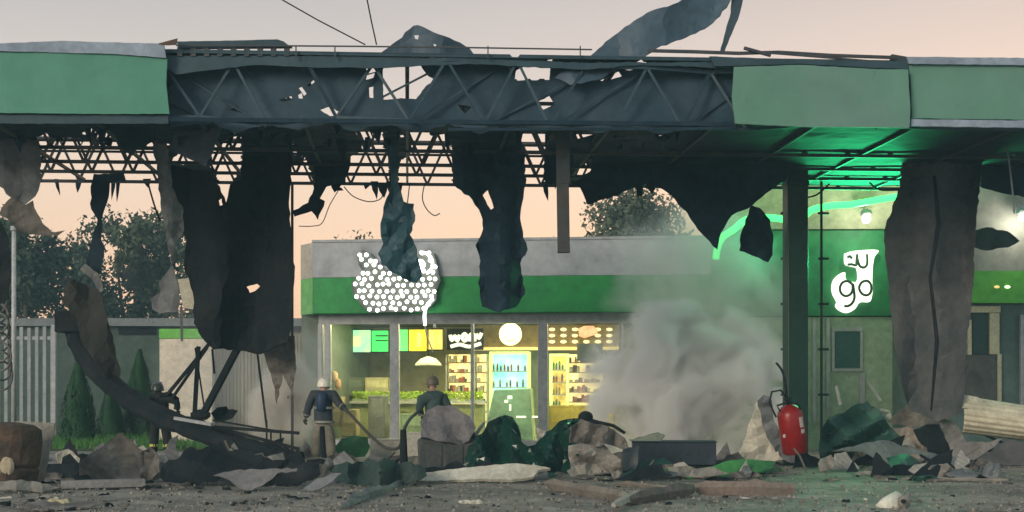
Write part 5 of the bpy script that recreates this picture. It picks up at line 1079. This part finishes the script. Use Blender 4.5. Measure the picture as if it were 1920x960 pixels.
for i in range(230):
    y = 884 + 76 * r_.random() ** 1.3; x = r_.uniform(0, 1920) if r_.random() < .55 else r_.uniform(0, 620); k = r_.choice((0, 0, 1, 2, 2, 4, 3 if r_.random() < .35 else 0)); p = P(x, y, GD(y))
    o = bpy.data.objects.new('debris_fragment', protos[k]); COL.objects.link(o); o.location = (p.x, p.y, -.012); s_ = r_.uniform(.05, .2) * (1.2 if x < 600 else .8); o.scale = (s_ * r_.uniform(.8, 2), s_, s_ * r_.uniform(.4, 1)); o.rotation_euler = (0, 0, r_.uniform(0, 6.28)); tag(o, fl[k].replace('on the asphalt', 'on the asphalt ' + where(x)), 'fragment', FG)
# fine grit: uncountable
mb = MB()
for i in range(3500):
    y = 872 + 92 * r_.random(); p = P(r_.uniform(-20, 1940), y, GD(y)); s_ = r_.uniform(.008, .035); a = r_.uniform(0, 6.28); c, sn = math.cos(a) * s_, math.sin(a) * s_
    mb.add([(p.x + c, p.y + sn, -.01), (p.x - sn, p.y + c, -.01), (p.x - c, p.y - sn, -.01), (p.x + sn * .5, p.y - c * .5, s_ * .9 + .0)], [(0, 1, 3), (1, 2, 3), (2, 0, 3)])
tag(mb.build('grit', M('grit', (.10, .09, .075), (.34, .3, .24), .9, 0, 2, thr=(.4, .6))), 'fine grit and crumbs strewn over the dirty asphalt', 'grit', kind='stuff')

# ================================================================== people
mSkin = M('skin', (.42, .27, .2), (.38, .24, .18), .6)
def skinmesh(name, pts, edges, mat, parent, root=0, sub=2):
    """pts: {key: ((x,y,z), radius or (rx,ry))}"""
    keys = list(pts); idx = {k: i for i, k in enumerate(keys)}
    me = bpy.data.meshes.new(name); me.from_pydata([pts[k][0] for k in keys], [(idx[a], idx[b]) for a, b in edges], []); me.materials.append(mat)
    o = bpy.data.objects.new(name, me); COL.objects.link(o); o.parent = parent
    me.skin_vertices.new() if hasattr(me.skin_vertices, 'new') and not me.skin_vertices else None
    md = o.modifiers.new('skin', 'SKIN')
    if not me.skin_vertices:
        return o
    sv = me.skin_vertices[0].data
    for k in keys:
        r = pts[k][1]; sv[idx[k]].radius = r if hasattr(r, '__len__') else (r, r); sv[idx[k]].use_root = (idx[k] == root)
    md.use_smooth_shade = True
    s = o.modifiers.new('sub', 'SUBSURF'); s.levels = sub; s.render_levels = sub
    return o
def person(loc, yaw, label, J, jacket, trouser, helmet, helm_band=None, stripe=None, tank=None, band=None):
    t = thing('person', label, 'person', loc); t.rotation_euler = (0, 0, yaw)
    g = lambda k: Vector(J[k])
    # continuous body
    B = {'pelvis': (J['pelvis'], (.14, .10)), 'waist': (J['waist'], (.13, .09)), 'chest': (J['chest'], (.16, .11)), 'nb': (tuple((g('chest') * .35 + g('neck') * .65)), (.09, .08)), 'neck': (J['neck'], .055), 'jaw': (J['jaw'], .07), 'head': (J['head'], (.085, .10)), 'crown': (J['crown'], .065)}
    E_ = [('pelvis', 'waist'), ('waist', 'chest'), ('chest', 'nb'), ('nb', 'neck'), ('neck', 'jaw'), ('jaw', 'head'), ('head', 'crown')]
    for s in 'LR':
        B.update({s + 'sh': (J[s + 'sh'], .065), s + 'el': (J[s + 'el'], .045), s + 'wr': (J[s + 'wr'], .03), s + 'hip': (J[s + 'hip'], .09), s + 'kn': (J[s + 'kn'], .06), s + 'an': (J[s + 'an'], .042), s + 'toe': (J[s + 'toe'], .035)})
        E_ += [('nb', s + 'sh'), (s + 'sh', s + 'el'), (s + 'el', s + 'wr'), ('pelvis', s + 'hip'), (s + 'hip', s + 'kn'), (s + 'kn', s + 'an'), (s + 'an', s + 'toe')]
    body = skinmesh('body', B, E_, mSkin, t)
    fwd = (g('face') - g('head')).normalized(); side = fwd.cross(Vector((0, 0, 1))).normalized()
    h = g('head')
    mb = MB(); mb.sphere(h + fwd * .105 - Vector((0, 0, .015)), (.014, .018, .024), 8, 6); 
    for sg in (-1, 1): mb.sphere(h + side * .088 * sg, (.014, .02, .032), 8, 6)
    def loc_build(mb, name, mat, smooth=True, bevel=0, parent=t):
        me = bpy.data.meshes.new(name); me.from_pydata(mb.v, [], mb.f); me.materials.append(mat)
        if smooth: me.polygons.foreach_set('use_smooth', [True] * len(me.polygons))
        o = bpy.data.objects.new(name, me); COL.objects.link(o); o.parent = parent
        if bevel: md = o.modifiers.new('b', 'BEVEL'); md.width = bevel
        return o
    loc_build(mb, 'nose_and_ears', mSkin)
    for sg in (-1, 1): mb = MB(); mb.sphere(h + fwd * .085 + side * .035 * sg + Vector((0, 0, .015)), .012, 8, 6); loc_build(mb, 'eye', mSoot)
    # jacket
    K = {'hem': (tuple(g('pelvis') + Vector((0, 0, -.10))), (.215, .16)), 'waist': (J['waist'], (.205, .15)), 'chest': (J['chest'], (.225, .16)), 'nb': (B['nb'][0], (.15, .125)), 'col': (tuple(g('neck') + Vector((0, 0, -.02))), (.085, .085))}
    EK = [('hem', 'waist'), ('waist', 'chest'), ('chest', 'nb'), ('nb', 'col')]
    for s in 'LR':
        K.update({s + 'sh': (J[s + 'sh'], .108), s + 'el': (J[s + 'el'], .085), s + 'cu': (tuple(g(s + 'el').lerp(g(s + 'wr'), .93)), .062)}); EK += [('nb', s + 'sh'), (s + 'sh', s + 'el'), (s + 'el', s + 'cu')]
    skinmesh('jacket', K, EK, jacket, t, 1)
    Tt = {'belt': (tuple(g('pelvis') + Vector((0, 0, .03))), (.15, .12)), 'crotch': (tuple(g('pelvis') + Vector((0, 0, -.05))), (.14, .12))}; ET = [('belt', 'crotch')]
    for s in 'LR':
        Tt.update({s + 'hip': (tuple(g(s + 'hip') + Vector((0, 0, -.06))), .115), s + 'kn': (J[s + 'kn'], .108), s + 'cu': (tuple(g(s + 'kn').lerp(g(s + 'an'), .88)), .098)}); ET += [('crotch', s + 'hip'), (s + 'hip', s + 'kn'), (s + 'kn', s + 'cu')]
    skinmesh('trousers', Tt, ET, trouser, t, 1)
    for s in 'LR':
        a = g(s + 'an'); to = g(s + 'toe'); dr = (to - a); dr.z = 0; dr.normalize()
        mb = MB(); mb.tube([a + Vector((0, 0, .14)), a + Vector((0, 0, -.02)), Vector((a.x, a.y, .055)) - dr * .04], [.065, .062, .06], 10); mb.sphere(Vector((a.x, a.y, .055)) + dr * .07, (.065 + abs(dr.x) * .08, .065 + abs(dr.y) * .08, .055), 12, 8); loc_build(mb, 'boot', mSoot)
        # gloves: palm and five fingers curled round what is held
        w = g(s + 'wr'); d_ = (w - g(s + 'el')).normalized(); up = Vector((0, 0, 1)); sd_ = d_.cross(up).normalized(); pal = sd_.cross(d_)
        mb = MB(); mb.sphere(w + d_ * .045, (.045, .045, .045), 10, 7)
        for i, ln in enumerate((.06, .07, .066, .052)):
            b = w + d_ * .07 + pal * (-.03 + .02 * i); mb.tube([b, b + d_ * ln * .6, b + d_ * ln * .8 + sd_ * ln * .5, b + d_ * ln * .5 + sd_ * ln * .8], [.0105, .010, .009, .007], 6)
        b = w + d_ * .03 + pal * .03; mb.tube([b, b + d_ * .02 + sd_ * .035 + pal * .01, b + d_ * .045 + sd_ * .05], [.012, .011, .009], 6); loc_build(mb, 'glove', M('glove', (.06, .05, .035), None, .8))
    # helmet
    mb = MB(); c = h + Vector((0, 0, .02)); prof = [(.14, -.05), (.14, -.03), (.136, 0), (.13, .05), (.105, .1), (.06, .135), (.01, .145)]; mb.lathe(prof, c, 20); loc_build(mb, 'helmet', helmet)
    mb = MB(); mb.bar(c - fwd * .1 + Vector((0, 0, .09)), c + fwd * .1 + Vector((0, 0, .09)), .025, .11); loc_build(mb, 'helmet_crest', helmet, False, .01)
    mb = MB(); mb.tube([c + fwd * .10 - side * .09 - Vector((0, 0, .03)), c + fwd * .14 - Vector((0, 0, .03)), c + fwd * .10 + side * .09 - Vector((0, 0, .03))], .02, 6); loc_build(mb, 'visor', mSoot)
    if helm_band: mb = MB(); mb.lathe([(.131, .004), (.133, .01), (.131, .03), (.129, .034)], c, 20); loc_build(mb, 'helmet_band', helm_band)
    if band:
        for key, (rx_, ry_), dz in (('pelvis', (.232, .175), -.06), ('waist', (.222, .165), .06)):
            p = g(key) + Vector((0, 0, dz)); mb = MB(); mb.tube([p, p + Vector((0, 0, .045))], rx_, 20, ry_ / rx_, cap=False); loc_build(mb, 'jacket_band', band)
        for s in 'LR':
            a = g(s + 'el').lerp(g(s + 'wr'), .45); b = g(s + 'el').lerp(g(s + 'wr'), .6); mb = MB(); mb.tube([a, b], .088, 14, cap=False); loc_build(mb, 'sleeve_band', band)
    if stripe:
        mb = MB()
        for s in 'LR':
            a = g(s + 'kn'); b = g(s + 'an'); p = a.lerp(b, .35); q_ = a.lerp(b, .5); mb.tube([p, q_], .098, 12)
        loc_build(mb, 'reflective_band', stripe)
    if tank:
        mb = MB(); bk = g('chest') - fwd * .17; mb.tube([bk + Vector((0, 0, -.28)), bk + Vector((0, 0, -.25)), bk + Vector((0, 0, .1)), bk + Vector((0, 0, .14))], [.05, .11, .11, .05], 14); loc_build(mb, 'back_panel', tank)
    return t
# facing away (+y); x right
J1 = dict(pelvis=(.01, -.02, .94), waist=(.0, .03, 1.1), chest=(-.02, .09, 1.32), neck=(-.0, .08, 1.51), jaw=(0, .12, 1.56), head=(0, .13, 1.63), crown=(0, .12, 1.70), face=(0, .33, 1.56),
          Lsh=(-.20, .03, 1.45), Lel=(-.31, .03, 1.18), Lwr=(-.37, .12, .96), Rsh=(.20, .03, 1.45), Rel=(.34, .0, 1.24), Rwr=(.45, -.1, 1.16),
          Lhip=(-.1, 0, .9), Lkn=(-.14, .04, .5), Lan=(-.15, 0, .1), Ltoe=(-.16, .15, .04), Rhip=(.1, 0, .9), Rkn=(.15, .02, .5), Ran=(.17, -.02, .1), Rtoe=(.19, .14, .04))
p1 = P(606, 875, 30.0); p1.z = 0
person(p1, 0, 'firefighter in white helmet, dark blue jacket and pale trousers, back to us, holding the hose', J1, M('jacket_blue', (.03, .045, .06), (.05, .055, .06), .8, 0, 4, .3), M('trouser_beige', (.26, .24, .18), (.19, .17, .13), .85, 0, 4, .3), M('helmet_white', (.85, .83, .68), (.75, .72, .6), .35, grime=.9), band=M('dull_band', (.30, .30, .24), (.2, .2, .17), .6), tank=M('pack_blue', (.02, .05, .11), (.02, .04, .07), .6))
J2 = dict(J1); J2.update(chest=(.02, .06, 1.34), neck=(.0, .1, 1.54), jaw=(-.0, .14, 1.60), head=(0, .15, 1.67), crown=(0, .15, 1.74), Lsh=(-.19, .05, 1.40), Lel=(-.30, -.05, 1.16), Lwr=(-.24, -.2, 1.0), Rsh=(.21, .05, 1.40), Rel=(.34, .04, 1.14), Rwr=(.28, -.14, .96))
p2 = P(812, 870, 30.9); p2.z = 0
person(p2, R(8), 'person in dark green jacket standing behind the crushed dispenser', J2, M('jacket_green', (.035, .07, .06), (.05, .085, .085), .8, 0, 4, .3), M('trouser_dark', (.04, .05, .05), None, .8), M('helmet_brown', (.16, .13, .09), (.1, .09, .07), .5))
J3 = dict(J1); J3.update(waist=(.0, .0, 1.08), chest=(.0, .04, 1.28), neck=(-.06, .14, 1.44), jaw=(-.08, .18, 1.48), head=(-.1, .2, 1.54), crown=(-.11, .2, 1.61), face=(-.4, .25, 1.5), Lsh=(-.17, .06, 1.36), Lel=(-.26, .2, 1.14), Lwr=(-.1, .36, 1.04), Rsh=(.17, .0, 1.36), Rel=(.36, .02, 1.28), Rwr=(.34, .2, 1.08))
p3 = P(300, 864, 32.2); p3.z = 0
person(p3, 0, 'dark-clothed firefighter bending behind the bent column with yellow leg bands', J3, M('jacket_black', (.018, .02, .022), (.03, .035, .03), .8), M('trouser_black', (.015, .018, .018), None, .8), M('helmet_dark', (.05, .07, .06), (.03, .035, .035), .3), helm_band=M('grey_band', (.35, .36, .33), None, .4), stripe=M('hi_vis', (.65, .62, .12), (.5, .5, .1), .4))
# fire hose
def hose():
    px = [(646, 766, 29.85), (660, 780, 29.6), (680, 802, 29.4), (700, 822, 29.2), (720, 838, 29), (738, 842, 28.7), (750, 836, 28.5), (756, 812, 28.4), (762, 796, 28.5), (772, 782, 29.5), (786, 770, 30.7)]
    q = [P(*p) for p in px]; o = []
    for i in range(len(q) - 1):
        p0 = q[max(i - 1, 0)]; p1 = q[i]; p2 = q[i + 1]; p3 = q[min(i + 2, len(q) - 1)]
        for k in range(5):
            t = k / 5; o.append(.5 * ((2 * p1) + (p2 - p0) * t + (2 * p0 - 5 * p1 + 4 * p2 - p3) * t * t + (3 * p1 - p0 - 3 * p2 + p3) * t ** 3))
    o.append(q[-1]); mb = MB(); mb.tube(o, .032, 8); tag(mb.build('fire_hose', M('hose', (.05, .05, .045), (.08, .07, .06), .7), smooth=True), 'dark fire hose sagging from the white-helmeted firefighter to the dark post', 'hose')
hose()

# ================================================================== smoke
def smoke(name, x, y, d, rx, ry, rz, dens, col, label, seed, a=1.4, b=2.6, ns=1.6, off=(0, 0, 0), glow=0):
    m = bpy.data.materials.new(name); m.use_nodes = True; nt = m.node_tree; N = nt.nodes; L = nt.links; N.clear()
    o_ = N.new('ShaderNodeOutputMaterial'); pv = N.new('ShaderNodeVolumePrincipled'); L.new(pv.outputs[0], o_.inputs['Volume'])
    pv.inputs['Color'].default_value = rgba(col); pv.inputs['Anisotropy'].default_value = .1
    tc = N.new('ShaderNodeTexCoord'); ln = N.new('ShaderNodeVectorMath'); ln.operation = 'LENGTH'; L.new(tc.outputs['Object'], ln.inputs[0])
    mp = N.new('ShaderNodeMapping'); mp.inputs['Location'].default_value = (seed * 3.1, seed * 1.7, seed); mp.inputs['Scale'].default_value = (rx * .7, ry * .7, rz * .7); L.new(tc.outputs['Object'], mp.inputs[0])
    n = N.new('ShaderNodeTexNoise'); n.inputs['Scale'].default_value = ns; n.inputs['Detail'].default_value = 5; n.inputs['Roughness'].default_value = .6; n.inputs['Distortion'].default_value = .7; L.new(mp.outputs[0], n.inputs[0])
    # (1-len)*a + (noise-.5)*b
    m1 = N.new('ShaderNodeMath'); m1.operation = 'MULTIPLY_ADD'; m1.inputs[1].default_value = -a; m1.inputs[2].default_value = a; L.new(ln.outputs['Value'], m1.inputs[0])
    m2 = N.new('ShaderNodeMath'); m2.operation = 'MULTIPLY_ADD'; m2.inputs[1].default_value = b; m2.inputs[2].default_value = -b * .52; L.new(n.outputs[0], m2.inputs[0])
    m3 = N.new('ShaderNodeMath'); m3.operation = 'ADD'; L.new(m1.outputs[0], m3.inputs[0]); L.new(m2.outputs[0], m3.inputs[1])
    edge = N.new('ShaderNodeMapRange'); edge.inputs['From Min'].default_value = 1.0; edge.inputs['From Max'].default_value = .8; L.new(ln.outputs['Value'], edge.inputs['Value'])
    m4 = N.new('ShaderNodeMath'); m4.operation = 'MULTIPLY'; m4.use_clamp = True; L.new(m3.outputs[0], m4.inputs[0]); L.new(edge.outputs[0], m4.inputs[1])
    m5 = N.new('ShaderNodeMath'); m5.operation = 'MULTIPLY'; m5.inputs[1].default_value = dens; L.new(m4.outputs[0], m5.inputs[0]); L.new(m5.outputs[0], pv.inputs['Density'])
    mb = MB(); mb.sphere((0, 0, 0), 1, 20, 12); me = bpy.data.meshes.new(name); me.from_pydata(mb.v, [], mb.f); me.materials.append(m)
    o = bpy.data.objects.new(name, me); COL.objects.link(o); o.location = P(x, y, d); o.scale = (rx, ry, rz)
    tag(o, label, 'smoke', kind='stuff'); return o
smoke('smoke_cloud', 1285, 738, 34.0, 2.7, 1.5, 2.25, 10, (.995, .992, .975), 'dense pale smoke billowing low in front of the right of the shop', 1, a=2.2, b=6.5, ns=1.25)
smoke('smoke_drift', 1320, 545, 35.0, 2.6, 1.2, 3.0, .95, (.995, .985, .96), 'thin smoke rising over the shop roof and tower', 2, a=1.9, b=5.0, ns=.9)
smoke('smoke_haze', 470, 690, 33.5, 2.8, 1.2, 2.2, .35, (.97, .96, .93), 'faint smoke veil hanging behind the strut bundle', 4, a=1.4, b=3, ns=.8)
smoke('smoke_wisp', 532, 755, 31.4, .9, .7, 1.3, 11, (.97, .95, .9), 'narrow wisp of smoke left of the white-helmeted firefighter', 3, a=1.4, b=4.0, ns=1.6)

# ================================================================== thin smoky air, added with a teal tint that lifts the darks
m = bpy.data.materials.new('haze'); m.use_nodes = True; nt = m.node_tree; nt.nodes.clear()
o_ = nt.nodes.new('ShaderNodeOutputMaterial'); pv = nt.nodes.new('ShaderNodeVolumePrincipled'); nt.links.new(pv.outputs[0], o_.inputs['Volume'])
pv.inputs['Color'].default_value = (.50, .84, .95, 1); pv.inputs['Density'].default_value = .0013; pv.inputs['Anisotropy'].default_value = .0
mb = MB(); mb.box(Fr(0, 0, 0), -70, 70, -8, 110, -1.1, 14); o = mb.build('haze', m); o['kind'] = 'stuff'; o['label'] = 'thin smoky air over the whole forecourt, tinted teal to lift the darks'; o['category'] = 'haze'
